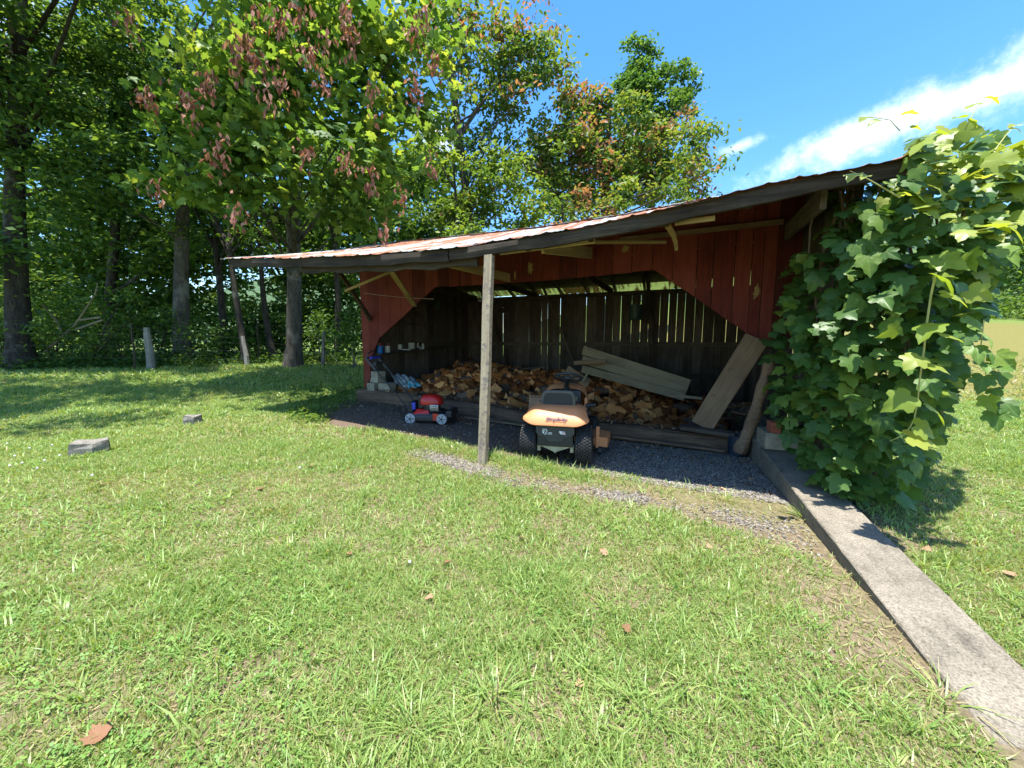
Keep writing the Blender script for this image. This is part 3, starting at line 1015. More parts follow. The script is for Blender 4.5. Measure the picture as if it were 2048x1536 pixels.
for k in range(6):      # boards added outside to block light through the lower gaps
    beam('gap_blocker', (-2.75 + rb.uniform(-.05, .05), DEPTH + 0.02, 0.22 + 0.245 * k), (0.55, DEPTH + 0.02, 0.2 + 0.245 * k), 0.24, 0.022, M['grey_beam'], back_wall, up=(0, 1, 0))
# --- side walls
for nm, sx_, z0 in (('side_wall', 6.86, 0), ('side_wall', -0.60, 0)):
    sw = MB()
    sw.box((-sx_ + (0.04 if sx_ > 0 else -0.04), DEPTH / 2, 1.5), (0.05, DEPTH - 0.25, 0.1))
    sw.box((-sx_ + (0.04 if sx_ > 0 else -0.04), DEPTH / 2, 2.6), (0.05, DEPTH - 0.25, 0.1))
    side = sw.obj(nm, M['grey_beam'], shed)
    d_ = 0.05
    while d_ < DEPTH - 0.05:
        w_ = rb.uniform(0.18, 0.28)
        w_ = min(w_, DEPTH - 0.02 - d_)
        zb = floor_z(sx_, d_) - 0.02
        poly = [(0, -w_ / 2, zb), (0, w_ / 2, zb), (0, w_ / 2, roof_z(sx_, d_ + w_) - 0.05), (0, -w_ / 2, roof_z(sx_, d_) - 0.05)]
        MB().prism(poly, (0.022, 0, 0)).obj('board', M['grey_board'], side, loc=(-sx_ - 0.011, d_ + w_ / 2, 0))
        d_ += w_ + rb.choice([0.003, 0.005, 0.012])
# wing of grey boards that closes the right end of the overhang
wing_bm = MB().box((0.66, -0.62, 2.55), (0.05, 1.15, 0.09))
wing = wing_bm.obj('wing_wall', M['grey_beam'], shed)
d_ = 0.03
while d_ > -1.2:
    w_ = rb.uniform(0.14, 0.2)
    top = roof_z(-0.6, d_ - w_) - 0.06
    poly = [(0, -w_ / 2, 0.45), (0, w_ / 2, 0.45), (0, w_ / 2, roof_z(-0.6, d_) - 0.06), (0, -w_ / 2, top)]
    MB().prism(poly, (0.022, 0, 0)).obj('board', M['grey_board'], wing, loc=(0.612, d_ - w_ / 2, 0))
    d_ -= w_ + rb.choice([0.003, 0.006])
beam('wing_post', (0.60, -1.42, 0.30), (0.72, -1.32, roof_z(-.7, -1.3) - 0.08), 0.10, 0.10, M['dark_beam'], shed, up=(0, 1, 0))

# --- roof: tin sheets with pressed ribs on both slopes
roof_bm = MB()
roof = MB().box((-3.4, RIDGE_D, 3.90), (9.0, 0.04, 0.10)).obj('roof', M['dark_beam'], shed)


def tin_sheet(s_a, s_b, d0, d1, lift, over):
    nx_ = 22; ny_ = 7
    vs, fs = [], []
    ux = [-s_a + (s_a - s_b + over) * k / nx_ for k in range(nx_ + 1)]
    c0 = Vector((ux[0], d0, 0))
    kink = random.uniform(-0.012, 0.012)
    for j in range(ny_ + 1):
        d = d0 + (d1 - d0) * j / ny_
        for k, x in enumerate(ux):
            f = (x - ux[0]) / (0.68)
            ph = (f * 3.0) % 1.0
            rib = 0.022 * max(0.0, 1 - abs(ph - 0.5) / 0.11) if abs(ph - 0.5) < 0.11 else 0.0
            minor = 0.004 * (1 + math.cos(f * 2 * math.pi * 9))
            warp = kink * math.sin(f * 3.1) * (1 - j / ny_) + random.uniform(-.002, .002)
            vs.append(Vector((x, d, roof_z(-x, d) + 0.012 + rib + minor * .4 + lift + warp)) - c0)
    w = nx_ + 1
    for j in range(ny_):
        for k in range(nx_):
            fs.append((j * w + k, j * w + k + 1, (j + 1) * w + k + 1, (j + 1) * w + k))
    mb = MB().add(vs, fs)
    o = mb.obj('roof_sheet', M['tin'], roof, loc=c0)
    md = o.modifiers.new('thickness', 'SOLIDIFY'); md.thickness = 0.003
    return o


s_ = 7.95; k = 0
while s_ > -0.85:
    n_ = max(s_ - 0.68, -0.9)
    j = random.uniform(-0.05, 0.04)
    tin_sheet(s_, n_, EAVE_D - 0.06 + j, RIDGE_D + 0.06, 0.004 * (k % 2), 0.02)
    tin_sheet(s_, n_, BACK_D + 0.1 + j, RIDGE_D - 0.04, 0.012 + 0.004 * (k % 2), 0.02)
    s_ -= 0.68; k += 1
# rafters and purlins seen from below
for s_ in np.linspace(7.6, -0.5, 12):
    s_ = float(s_)
    beam('rafter', (-s_, EAVE_D + 0.1, roof_z(s_, EAVE_D + .1) - 0.10), (-s_, RIDGE_D - .03, roof_z(s_, RIDGE_D) - 0.13), 0.055, 0.11, M['dark_beam'], roof)
    beam('rafter', (-s_, BACK_D, roof_z(s_, BACK_D) - 0.085), (-s_, RIDGE_D + .03, roof_z(s_, RIDGE_D) - 0.13), 0.055, 0.10, M['dark_beam'], roof)
for d_ in (-1.4, -0.7, 0.2, 0.9, 2.5, 3.2, 3.9):
    for a_, b_ in ((7.8, 3.45), (3.4, -0.8)):
        beam('purlin', (-a_, d_, roof_z(a_, d_) - 0.022), (-b_, d_, roof_z(b_, d_) - 0.022), 0.09, 0.022, M['grey_beam'], roof,
             sag=(roof_z((a_ + b_) / 2, d_) - (roof_z(a_, d_) + roof_z(b_, d_)) / 2), seg=6)
for k, d_ in enumerate((2.02, 2.42, 2.82, 3.22, 3.62, 3.98)):  # dark boards added so the underside of the back slope stays dark
    for a_, b_ in ((7.4, 3.45), (3.43, -0.55)):
        t_ = (roof_z(3, d_ + .2) - roof_z(3, d_ - .2)) / .4
        beam('shade_board', (-a_, d_, roof_z(a_, d_) - 0.036), (-b_, d_, roof_z(b_, d_) - 0.036), 0.385, 0.02, M['dark_beam'], roof, up=(0, -t_, 1))
# heavy eave timbers along the front: two lapped pieces following the sag
def eave_timber(name, sa, sb, d, h, t, dz, mat):
    vs, fs = [], []
    n = 14
    for k in range(n + 1):
        s = sa + (sb - sa) * k / n
        z = roof_z(s, EAVE_D) - 0.012 + dz
        hh = h * (1 + 0.08 * math.sin(k * 1.9)) + random.uniform(-.004, .004)
        for (a, b) in ((-t / 2, 0), (t / 2, 0), (t / 2, -hh * .5), (t / 2 - .01, -hh), (-t / 2 + .01, -hh), (-t / 2 - .004, -hh * .5)):
            vs.append((-s, d + a + random.uniform(-.003, .003), z + b))
    for k in range(n):
        for j in range(6):
            j2 = (j + 1) % 6
            fs.append((k * 6 + j, k * 6 + j2, (k + 1) * 6 + j2, (k + 1) * 6 + j))
    fs.append(tuple(range(6))); fs.append(tuple(n * 6 + j for j in range(5, -1, -1)))
    return MB().add(vs, fs).obj(name, mat, roof)


eave_timber('eave_beam', 7.78, 3.46, EAVE_D - 0.0, 0.13, 0.07, 0, M['dark_beam'])
eave_timber('eave_beam', 3.44, -0.86, EAVE_D - 0.0, 0.12, 0.07, 0, M['dark_beam'])
eave_timber('eave_beam', 6.2, 3.1, EAVE_D + 0.085, 0.20, 0.06, 0, M['dark_beam'])

# --- the post under the eave and the odd braces nailed between eave and wall
pb = on_ground(965, 933); pl = pb - O
post_s, post_d = pl.dot(E1), pl.dot(E2)
beam('eave_post', (-post_s, post_d, pb.z - 0.1), (-2.90, EAVE_D + 0.0, roof_z(2.9, EAVE_D) - 0.135), 0.105, 0.085, M['post'], shed, up=(0, 1, 0), seg=4)


def stick(a, b, da, db, w, t, mat, name='brace', up=(0, 0, 1), **kw):
    return beam(name, on_front(a[0], a[1], da), on_front(b[0], b[1], db), w, t, mat, shed, up=up, **kw)


stick((777, 534), (829, 611), -1.6, -0.06, 0.09, 0.04, M['pine'])
stick((690, 582), (806, 533), -1.2, -0.9, 0.04, 0.04, M['pine'])
stick((880, 520), (1019, 556), -1.75, -0.05, 0.035, 0.14, M['pine'])
stick((1085, 492), (1182, 506), -1.75, -0.05, 0.04, 0.17, M['pine'])
stick((1155, 484), (1331, 484), -1.0, -0.25, 0.05, 0.05, M['pine'], bev=0.015)
stick((1240, 479), (1567, 443), -0.06, -0.06, 0.03, 0.07, M['plank'], name='lath')
stick((1000, 506), (1190, 482), -1.85, -1.85, 0.03, 0.05, M['pine'], name='lath')
stick((1350, 446), (1430, 436), -1.9, -1.9, 0.03, 0.05, M['pine'], name='lath')
stick((905, 524), (970, 506), -1.9, -1.85, 0.03, 0.035, M['pine'], name='lath')
stick((1648, 395), (1574, 465), -1.75, -0.05, 0.05, 0.20, M['grey_beam'])
stick((1626, 398), (1590, 452), -1.0, -0.2, 0.03, 0.09, M['dark_beam'])
# curved bracket
cv = MB()
pts = [on_front(x, y, -1.5 + 0.06 * k) for k, (x, y) in enumerate(((1335, 450), (1341, 459), (1347, 470), (1351, 484), (1353, 500)))]
for k in range(4):
    a_, b_ = pts[k], pts[k + 1]
cv.tube(pts, [0.035, 0.034, 0.03, 0.026, 0.02], 6)
cv.obj('bracket', M['pine'], shed)
# left end brace under the verge
stick((680, 545), (742, 640), -1.0, 0.0, 0.05, 0.09, M['dark_beam'])
# diagonal studs inside
stick((1083, 566), (1147, 728), DEPTH - .6, DEPTH - .25, 0.12, 0.06, M['grey_beam'], name='stud')
stick((958, 570), (1012, 735), DEPTH - .6, DEPTH - .25, 0.12, 0.06, M['grey_beam'], name='stud')
stick((1296, 560), (1306, 760), DEPTH - .25, DEPTH - .2, 0.10, 0.08, M['grey_beam'], name='stud')
for s_ in (6.5, 4.6, 2.5, 0.6):
    beam('tie_beam', (-s_, 0.1, 2.84), (-s_, DEPTH - .1, 2.86), 0.08, 0.12, M['dark_beam'], shed)
# shelf board along the left wall inside
shelf = beam('shelf', (-6.68, 0.12, 1.30), (-6.66, 2.9, 1.42), 0.22, 0.03, M['grey_beam'], shed)
for d_ in (0.4, 1.5, 2.6):
    beam('bracket', (-6.80, d_, 1.12), (-6.60, d_, 1.29 + .04 * d_), 0.03, 0.03, M['grey_beam'], shed)
# thin pale cord strung across the left boards
cd = MB()
pa, pb2 = on_front(728, 586, -0.02), on_front(868, 598, -0.02)
cd.tube([pa.lerp(pb2, k / 8) + Vector((0, 0, -0.02 * math.sin(math.pi * k / 8))) for k in range(9)], 0.006, 5)
cd.obj('cord', M['cord'], shed)

# ------------------------------------------------------------------ garden tractor
def text_mesh(name, body, size, mat, parent, M4, shear=0.0, extr=0.0015, bold=0.0):
    cu = bpy.data.curves.new(name, 'FONT')
    cu.body = body; cu.size = size; cu.align_x = 'CENTER'; cu.align_y = 'CENTER'
    cu.shear = shear; cu.extrude = extr; cu.offset = bold
    tmp = bpy.data.objects.new(name, cu)
    COL.objects.link(tmp)
    bpy.context.view_layer.update()
    me = bpy.data.meshes.new_from_object(tmp.evaluated_get(bpy.context.evaluated_depsgraph_get()))
    bpy.data.objects.remove(tmp)
    me.name = name; me.materials.clear(); me.materials.append(mat)
    o = bpy.data.objects.new(name, me)
    o.matrix_local = M4
    return link(o, parent)


def facing(loc, right, up):
    r_, u_ = Vector(right).normalized(), Vector(up).normalized()
    n_ = r_.cross(u_)
    u_ = n_.cross(r_)
    return Matrix.Translation(Vector(loc)) @ Matrix((r_, u_, n_)).transposed().to_4x4()


AX = Matrix.Rotation(R(90), 4, 'Y')     # lathe axis Z -> X


def tyre(parent, x, y, r, w, rim_r, lugs, rim_mat, side):
    prof = []
    for k in range(13):
        a = math.pi * k / 12
        h = -math.cos(a) * w / 2
        rr = rim_r + (r - rim_r) * (math.sin(a) ** 0.42 if 0 < k < 12 else 0)
        prof.append((rr, h))
    mb = MB().lathe(prof, 36, Matrix.Translation((0, 0, 0)) @ AX, 0, False)
    if lugs:
        nl, rows = 40, 6
        for i in range(nl):
            for j in range(rows):
                hx = (j - (rows - 1) / 2) * w * 0.145
                a = 2 * math.pi * (i + 0.5 * (j % 2)) / nl
                rr = r * (1 - 0.05 * (abs(hx) / (w / 2)) ** 2.2) + 0.002
                c = Vector((hx, math.cos(a) * rr, math.sin(a) * rr))
                rot = Matrix.Rotation(a - math.pi / 2, 3, 'X') @ Matrix.Rotation(R(35 if j % 2 else -35), 3, 'Z')
                mb.box(c, (w * 0.10, 0.019, 0.016), rot)
    t = mb.obj('tyre', M['rubber'], parent, smooth=True, loc=(x, y, r))
    rm = MB()
    rm.lathe([(rim_r * 1.02, -w * .36), (rim_r * 1.0, -w * .30), (rim_r * .78, -w * .22), (rim_r * .72, -.02), (0.05, -0.01), (0.04, -.03), (0.0, -.03)], 24, AX if side < 0 else Matrix.Rotation(R(-90), 4, 'Y'), 0, False)
    rm.lathe([(rim_r * 1.02, -w * .36), (rim_r * 1.0, -w * .30), (rim_r * .78, -w * .22), (rim_r * .72, -.02), (0.05, -0.01), (0.0, -.01)], 24, AX if side > 0 else Matrix.Rotation(R(-90), 4, 'Y'), 0, False)
    rm.obj('rim', rim_mat, t, smooth=True)
    return t


tl, tr = on_ground(1057, 921), on_ground(1167, 935)
mid = (tl + tr) / 2
fw_ang = math.atan2(tr.y - tl.y, tr.x - tl.x)
TZ = zg(mid.x, mid.y).item() + 0.02
tractor = thing('riding_mower', 'orange riding mower with black seat parked facing into the woodshed', 'riding mower',
                (mid.x - math.sin(fw_ang) * 0.10, mid.y + math.cos(fw_ang) * 0.10, TZ), (0, 0, fw_ang))
for sx_ in (-1, 1):
    tyre(tractor, sx_ * 0.345, 0.0, 0.238, 0.215, 0.115, True, M['cream_rim'], sx_)
    tyre(tractor, sx_ * 0.41, 1.2, 0.185, 0.155, 0.085, False, M['cream_rim'], sx_)
# fender shell: top deck that rolls over into the rear apron
vs, fs = [], []
prof = [(0.52, 0.655), (0.36, 0.695), (0.15, 0.715), (-0.05, 0.716), (-0.12, 0.696), (-0.18, 0.660), (-0.23, 0.612), (-0.265, 0.557), (-0.282, 0.502)]
NX = 24
for k in range(NX + 1):
    u = -1 + 2 * k / NX
    for j, (y, z) in enumerate(prof):
        hw = 0.30 + 0.115 * (j / (len(prof) - 1)) ** 0.6 if j > 2 else 0.33 + 0.02 * j
        x = u * hw
        e = max(0.0, abs(u) - 0.60) / 0.40
        zz = z - 0.055 * e ** 2 * (1 if j < 6 else 0.3) + (0.055 * e ** 1.5 if j >= 7 else 0) + (0.012 * e if j == 8 else 0)
        yy = y + (0.10 * e ** 2.2 if j >= 4 else 0) + (0.02 * e if j < 4 else 0)
        vs.append((x, yy, zz))
w_ = len(prof)
for k in range(NX):
    for j in range(w_ - 1):
        fs.append((k * w_ + j, k * w_ + j + 1, (k + 1) * w_ + j + 1, (k + 1) * w_ + j))
fender = MB().add(vs, fs).obj('fender', M['orange'], tractor, smooth=True)
md = fender.modifiers.new('shell', 'SOLIDIFY'); md.thickness = 0.006
md = fender.modifiers.new('smooth', 'SUBSURF'); md.levels = 1; md.render_levels = 1
apron = facing((0.02, -0.2575, 0.588), (1, 0, 0), (0, 0.037, 0.055))
t1 = text_mesh('lettering', 'Simplicity', 0.068, M['navy'], fender, apron, 0.3, 0.0012, 0.0010)
# rear hitch cover and frame
pl_ = [(-0.235, -0.01, 0.49), (0.235, -0.01, 0.49), (0.24, -0.01, 0.40), (0.20, -0.01, 0.36), (0.13, -0.01, 0.345), (0.09, -0.01, 0.29), (-0.09, -0.01, 0.29), (-0.13, -0.01, 0.345), (-0.20, -0.01, 0.36), (-0.24, -0.01, 0.40)]
hc = MB().prism([(x, -0.215, z) for x, y, z in pl_], (0, 0.09, 0))
hitch = hc.obj('rear_cover', M['charcoal'], tractor)
mdb = hitch.modifiers.new('edge', 'BEVEL'); mdb.width = 0.012; mdb.segments = 2
MB().box((0, -0.10, 0.31), (0.44, 0.20, 0.16), bev=0.015).obj('rear_frame', M['black'], tractor)
MB().box((0, -0.08, 0.50), (0.36, 0.16, 0.09), bev=0.01).obj('fuel_housing', M['black'], tractor)
MB().prism([(-0.21, -0.17, 0.235), (0.21, -0.17, 0.235), (0.03, -0.17, 0.165), (0.0, -0.17, 0.145), (-0.03, -0.17, 0.165)], (0, 0.02, 0)).obj('hitch_plate', M['steel'], tractor)
MB().tube([(-0.34, 0, 0.238), (0.34, 0, 0.238)], 0.03, 8).obj('rear_axle', M['black'], tractor)
for sx_ in (-1, 1):
    MB().box((sx_ * 0.205, -0.12, 0.21), (0.045, 0.08, 0.11), bev=0.008).obj('hitch_bracket', M['steel'], tractor)
# stickers on the rear cover: small illegible print, and a little flag
st = MB()
for k, (x0, z0, w0, h0) in enumerate(((-0.125, 0.447, 0.055, 0.008), (-0.14, 0.425, 0.03, 0.012), (-0.10, 0.428, 0.018, 0.014), (-0.14, 0.405, 0.02, 0.018), (-0.105, 0.405, 0.022, 0.008), (-0.055, 0.408, 0.04, 0.007), (-0.06, 0.392, 0.055, 0.007), (-0.115, 0.388, 0.02, 0.01))):
    st.box((x0, -0.2165, z0), (w0, 0.002, h0))
st.obj('sticker', M['white_print'], hitch)
fl = MB()
fl.prism([(0.055, -0.2160, 0.437), (0.055, -0.2160, 0.415), (0.075, -0.2160, 0.395), (0.13, -0.2160, 0.392), (0.125, -0.2160, 0.43), (0.085, -0.2160, 0.432)], (0, -0.0015, 0))
for k in range(3):
    fl.box((0.105, -0.2178, 0.424 - 0.011 * k), (0.04, 0.001, 0.005), mat=1)
fl.obj('sticker', [M['white_print'], M['red_print']], hitch)
# seat
vs = []
def rounded(w_, h_, r_, n_=5, z0=0.0, taper=0.0):
    out = []
    for (cx_, cz_, a0) in ((w_ / 2 - r_, h_ - r_, 0), (-w_ / 2 + r_, h_ - r_, 90), (-w_ / 2 + r_ * .6, r_ * .6, 180), (w_ / 2 - r_ * .6, r_ * .6, 270)):
        rr = r_ if cz_ > h_ / 2 else r_ * .6
        for k in range(n_ + 1):
            a = R(a0 + 90 * k / n_)
            z_ = cz_ + rr * math.sin(a)
            out.append(((cx_ + rr * math.cos(a)) * (1 - taper * z_ / h_), 0, z_ + z0))
    return out


seat = thing_part = bpy.data.objects.new('seat', MB().box((0, 0.26, 0.745), (0.40, 0.36, 0.09), bev=0.03).mesh('seat', M['seat'], True))
link(seat, tractor)
back = MB().prism([Vector(p) + Vector((0, 0.055, 0.70)) + Vector((0, -0.12 * 0, 0)) for p in rounded(0.46, 0.195, 0.07, 6, 0, 0.12)], (0, 0.07, 0))
bk = back.obj('seat_back', M['seat'], seat, smooth=True)
mdb = bk.modifiers.new('edge', 'BEVEL'); mdb.width = 0.02; mdb.segments = 3; mdb.limit_method = 'ANGLE'
pad = MB().prism([Vector((p[0], 0.048, p[2] + 0.715)) for p in rounded(0.39, 0.145, 0.055, 6, 0, 0.12)], (0, 0.02, 0))
pad.obj('seat_panel', M['seat_pad'], seat, smooth=True)
MB().box((0.215, 0.22, 0.79), (0.05, 0.26, 0.07), bev=0.02).obj('armrest', M['seat'], seat, smooth=True)
# steering
sw_ = MB()
tm = Matrix.Translation((0.05, 0.80, 0.99)) @ Matrix.Rotation(R(-24), 4, 'X')
ring = [tm @ Vector((0.19 * math.cos(2 * math.pi * k / 28), 0.19 * math.sin(2 * math.pi * k / 28), 0)) for k in range(29)]
sw_.tube(ring, 0.018, 8, cap=False)
for a in (90, 210, 330):
    sw_.tube([tm @ Vector((0, 0, -0.02)), tm @ Vector((0.18 * math.cos(R(a)), 0.18 * math.sin(R(a)), 0))], 0.017, 6)
sw_.lathe([(0.0, -.04), (0.055, -0.035), (0.06, 0.0), (0.04, 0.012), (0.0, 0.014)], 14, tm)
sw_.obj('steering_wheel', M['charcoal'], tractor, smooth=True)
MB().tube([tm @ Vector((0, 0, -0.02)), (0.02, 0.88, 0.86), (0.02, 0.93, 0.76)], [0.03, 0.035, 0.06], 10).obj('steering_column', M['black'], tractor)
# hood and dash
vs, fs = [], []
hp = [(0.90, 0.82, 0.335), (1.02, 0.875, 0.34), (1.25, 0.87, 0.32), (1.45, 0.80, 0.29), (1.62, 0.69, 0.25), (1.68, 0.55, 0.22)]
for y, zt, hw in hp:
    for k in range(15):
        a = math.pi * k / 14
        ca, sa = math.cos(a), math.sin(a)
        x = hw * (abs(ca) ** 0.55) * (1 if ca > 0 else -1)
        z = 0.42 + (zt - 0.42) * (sa ** 0.5 if sa > 0 else 0)
        vs.append((x, y, z))
for j in range(len(hp) - 1):
    for k in range(14):
        fs.append((j * 15 + k, j * 15 + k + 1, (j + 1) * 15 + k + 1, (j + 1) * 15 + k))
fs.append(tuple((len(hp) - 1) * 15 + k for k in range(15)))
hood = MB().add(vs, fs).obj('hood', M['orange'], tractor, smooth=True)
MB().box((0.02, 0.90, 0.62), (0.44, 0.10, 0.36), bev=0.03).obj('dashboard', M['black'], tractor, smooth=True)
MB().box((0, 0.62, 0.36), (0.86, 0.62, 0.045), bev=0.015).obj('footrest', M['black'], tractor)
MB().box((0, 0.55, 0.45), (0.30, 0.5, 0.24), bev=0.03).obj('tunnel', M['black'], tractor)
sp_ = MB().box((0.315, 0.80, 0.55), (0.04, 0.12, 0.32), bev=0.008)
sp_.obj('side_panel', M['orange'], tractor)
lv = MB().tube([(0.36, 0.30, 0.42), (0.36, 0.32, 0.60), (0.37, 0.36, 0.66)], 0.012, 6)
lev = lv.obj('lever', M['black'], tractor)
MB().tube([(0.33, 0.36, 0.665), (0.46, 0.37, 0.675)], 0.027, 10).obj('grip', M['black'], lev, smooth=True)
lv2 = MB().tube([(0.28, 0.25, 0.565), (0.40, 0.26, 0.575)], 0.024, 8)
lv2.obj('lever', M['black'], tractor, smooth=True)
# cutting deck
dk = MB()
dk.prism([(-0.50, 0.42, 0.10), (0.50, 0.42, 0.10), (0.54, 0.60, 0.10), (0.50, 0.95, 0.10), (-0.50, 0.95, 0.10), (-0.54, 0.60, 0.10)], (0, 0, 0.12))
deck = dk.obj('mower_deck', M['orange'], tractor)
mdb = deck.modifiers.new('edge', 'BEVEL'); mdb.width = 0.02; mdb.segments = 2
MB().box((0.50, 0.36, 0.245), (0.045, 0.03, 0.29), bev=0.004).obj('deck_hanger', M['orange'], deck)
ch_ = MB().prism([(0.50, 0.38, 0.11), (0.63, 0.44, 0.09), (0.67, 0.82, 0.09), (0.50, 0.86, 0.11)], (0, 0, 0.13))
ch_.obj('discharge_chute', M['orange'], deck)
for sx_ in (-1, 1):
    w__ = MB().lathe([(0.02, -0.025), (0.055, -0.022), (0.06, 0), (0.055, 0.022), (0.02, 0.025)], 16, AX)
    w__.obj('gauge_wheel', M['black'], deck, smooth=True, loc=(sx_ * 0.53, 0.36, 0.062))
MB().box((0, 0.72, 0.30), (0.34, 0.20, 0.06), bev=0.01).obj('belt_cover', M['black'], deck)
MB().box((0, 1.05, 0.34), (0.34, 1.25, 0.10), bev=0.01).obj('chassis', M['black'], tractor)
MB().tube([(-0.41, 1.2, 0.19), (0.41, 1.2, 0.19)], 0.028, 8).obj('front_axle', M['black'], tractor)

# ------------------------------------------------------------------ walk-behind mower
wf, wr = on_ground(888, 853), on_ground(820, 847)
dirv = (wf - wr); ang = math.atan2(dirv.y, dirv.x) - math.pi / 2
MS = 0.92
base = (wf + wr) / 2 + Vector((-dirv.y, dirv.x, 0)).normalized() * 0.21
push = thing('push_mower', 'red and black walk-behind lawn mower with folded-back handle in front of the log sill', 'lawn mower', (base.x, base.y, gzf(base.x, base.y) + 0.02), (0, 0, ang))
push.scale = (MS, MS, MS)
for (x, y) in ((0.27, 0.29), (0.27, -0.29), (-0.27, 0.29), (-0.27, -0.29)):
    Wm = AX
    tw = MB().lathe([(0.075, -0.026), (0.090, -0.024), (0.094, 0), (0.090, 0.024), (0.075, 0.026)], 26, Wm, 0, False)
    tw_o = tw.obj('wheel', M['charcoal'] if False else M['wheel_white'], push, smooth=True, loc=(x, y, 0.094))
    hub = MB().lathe([(0.077, -0.018), (0.06, -0.022), (0.03, -0.02), (0.0, -0.022)], 20, AX, 0, False)
    hub.lathe([(0.077, 0.018), (0.06, 0.022), (0.03, 0.02), (0.0, 0.022)], 20, AX, 0, False)
    hub.obj('rim', M['wheel_white'], tw_o, smooth=True)
    sp2 = MB()
    sp2.lathe([(0.0, -0.034), (0.022, -0.03), (0.022, 0.03), (0.0, 0.034)], 10, AX)
    for k in range(5):
        a = 2 * math.pi * k / 5
        sp2.box((0.0, 0.053 * math.cos(a), 0.053 * math.sin(a)), (0.052, 0.045, 0.012), Matrix.Rotation(a, 3, 'X'))
    sp2.obj('hub', M['charcoal'], tw_o)
# deck
vs, fs = [], []
ol = [(-0.24, -0.36), (0.24, -0.36), (0.265, -0.15), (0.265, 0.18), (0.23, 0.38), (0.10, 0.46), (-0.10, 0.46), (-0.23, 0.38), (-0.265, 0.18), (-0.265, -0.15)]
for (sc_, z) in ((1.0, 0.055), (1.0, 0.13), (0.93, 0.175), (0.62, 0.20), (0.55, 0.23)):
    for x, y in ol: vs.append((x * sc_, y * sc_, z))
n_ = len(ol)
for j in range(4):
    for k in range(n_):
        k2 = (k + 1) % n_
        fs.append((j * n_ + k, j * n_ + k2, (j + 1) * n_ + k2, (j + 1) * n_ + k))
fs.append(tuple(4 * n_ + k for k in range(n_)))
pdk = MB().add(vs, fs).obj('deck', M['black'], push, smooth=True)
MB().prism([(0.245, -0.25, 0.17), (0.245, 0.05, 0.165), (0.20, 0.02, 0.235), (0.17, -0.20, 0.25)], (-0.10, 0, 0)).obj('deck_panel', M['mower_red'], pdk)
MB().prism([(0.268, 0.12, 0.07), (0.268, 0.22, 0.07), (0.262, 0.22, 0.19), (0.262, 0.12, 0.19)], (-0.02, 0, 0)).obj('deck_panel', M['mower_red'], pdk)
MB().box((0, 0.40, 0.17), (0.44, 0.12, 0.13), bev=0.03).obj('front_guard', M['black'], pdk)
MB().box((0.272, -0.06, 0.12), (0.02, 0.36, 0.05), bev=0.01).obj('side_skirt', M['charcoal'], pdk)
# engine
MB().lathe([(0.15, 0.0), (0.16, 0.02), (0.16, 0.13), (0.14, 0.15), (0, 0.15)], 18, Matrix.Translation((0, 0.03, 0.22))).obj('engine', M['black'], push)
vs, fs = [], []
for j, (sc_, z) in enumerate(((1.0, 0.325), (1.02, 0.38), (0.95, 0.44), (0.78, 0.485), (0.45, 0.505))):
    for k in range(20):
        a = 2 * math.pi * k / 20
        x = 0.17 * sc_ * (abs(math.cos(a)) ** .7) * (1 if math.cos(a) > 0 else -1)
        y = 0.205 * sc_ * (abs(math.sin(a)) ** .7) * (1 if math.sin(a) > 0 else -1)
        vs.append((x, 0.03 + y, z - 0.05 * max(0, y - 0.05) / 0.2 * (j / 4)))
for j in range(4):
    for k in range(20):
        k2 = (k + 1) % 20
        fs.append((j * 20 + k, j * 20 + k2, (j + 1) * 20 + k2, (j + 1) * 20 + k))
fs.append(tuple(80 + k for k in range(20)))
ec = MB().add(vs, fs).obj('engine_cover', M['mower_red'], push, smooth=True)
MB().box((0.02, -0.17, 0.44), (0.10, 0.06, 0.10), bev=0.02).obj('fuel_cap', M['black'], push)
mf = MB().box((0.215, 0.14, 0.285), (0.05, 0.16, 0.12), bev=0.02)
muf = mf.obj('muffler_guard', M['steel'], push, smooth=True)
for k in range(3):
    MB().box((0.243, 0.14, 0.25 + 0.034 * k), (0.006, 0.11, 0.011), bev=0.003).obj('slot', M['charcoal'], muf)
MB().tube([(0.0, 0.36, 0.22), (0.0, 0.40, 0.29)], 0.022, 8).obj('oil_cap', M['charcoal'], push)
MB().box((0.13, -0.27, 0.30), (0.06, 0.07, 0.14), bev=0.02).obj('height_lever', M['blue'], push)
MB().box((0, -0.33, 0.27), (0.32, 0.10, 0.20), bev=0.03).obj('rear_door', M['black'], push)
MB().prism([(-0.22, -0.38, 0.07), (0.22, -0.38, 0.07), (0.2, -0.50, 0.05), (-0.2, -0.50, 0.05)], (0, 0, 0.012)).obj('rear_flap', M['black'], push)
# handle
hd = MB()
for sx_ in (-1, 1):
    hd.tube([(sx_ * 0.22, -0.34, 0.26), (sx_ * 0.23, -0.72, 0.72), (sx_ * 0.235, -1.10, 1.17)], 0.0135, 8)
hd.tube([(-0.235, -1.10, 1.17), (0.235, -1.10, 1.17)], 0.0135, 8)
hdl = hd.obj('handle', M['black'], push, smooth=True)
gp = MB()
for sx_ in (-1, 1):
    gp.tube([(sx_ * 0.234, -0.93, 0.965), (sx_ * 0.235, -1.10, 1.17)], 0.024, 8)
gp.obj('grip', M['charcoal'], hdl, smooth=True)
bl = MB().tube([(-0.22, -1.06, 1.18), (-0.2, -1.08, 1.25), (0, -1.08, 1.30), (0.2, -1.08, 1.25), (0.22, -1.06, 1.18)], 0.012, 6)
bl.obj('control_bail', M['black'], hdl, smooth=True)
MB().box((0, -1.03, 1.17), (0.40, 0.035, 0.05), bev=0.015).obj('drive_bar', M['blue'], hdl, smooth=True)
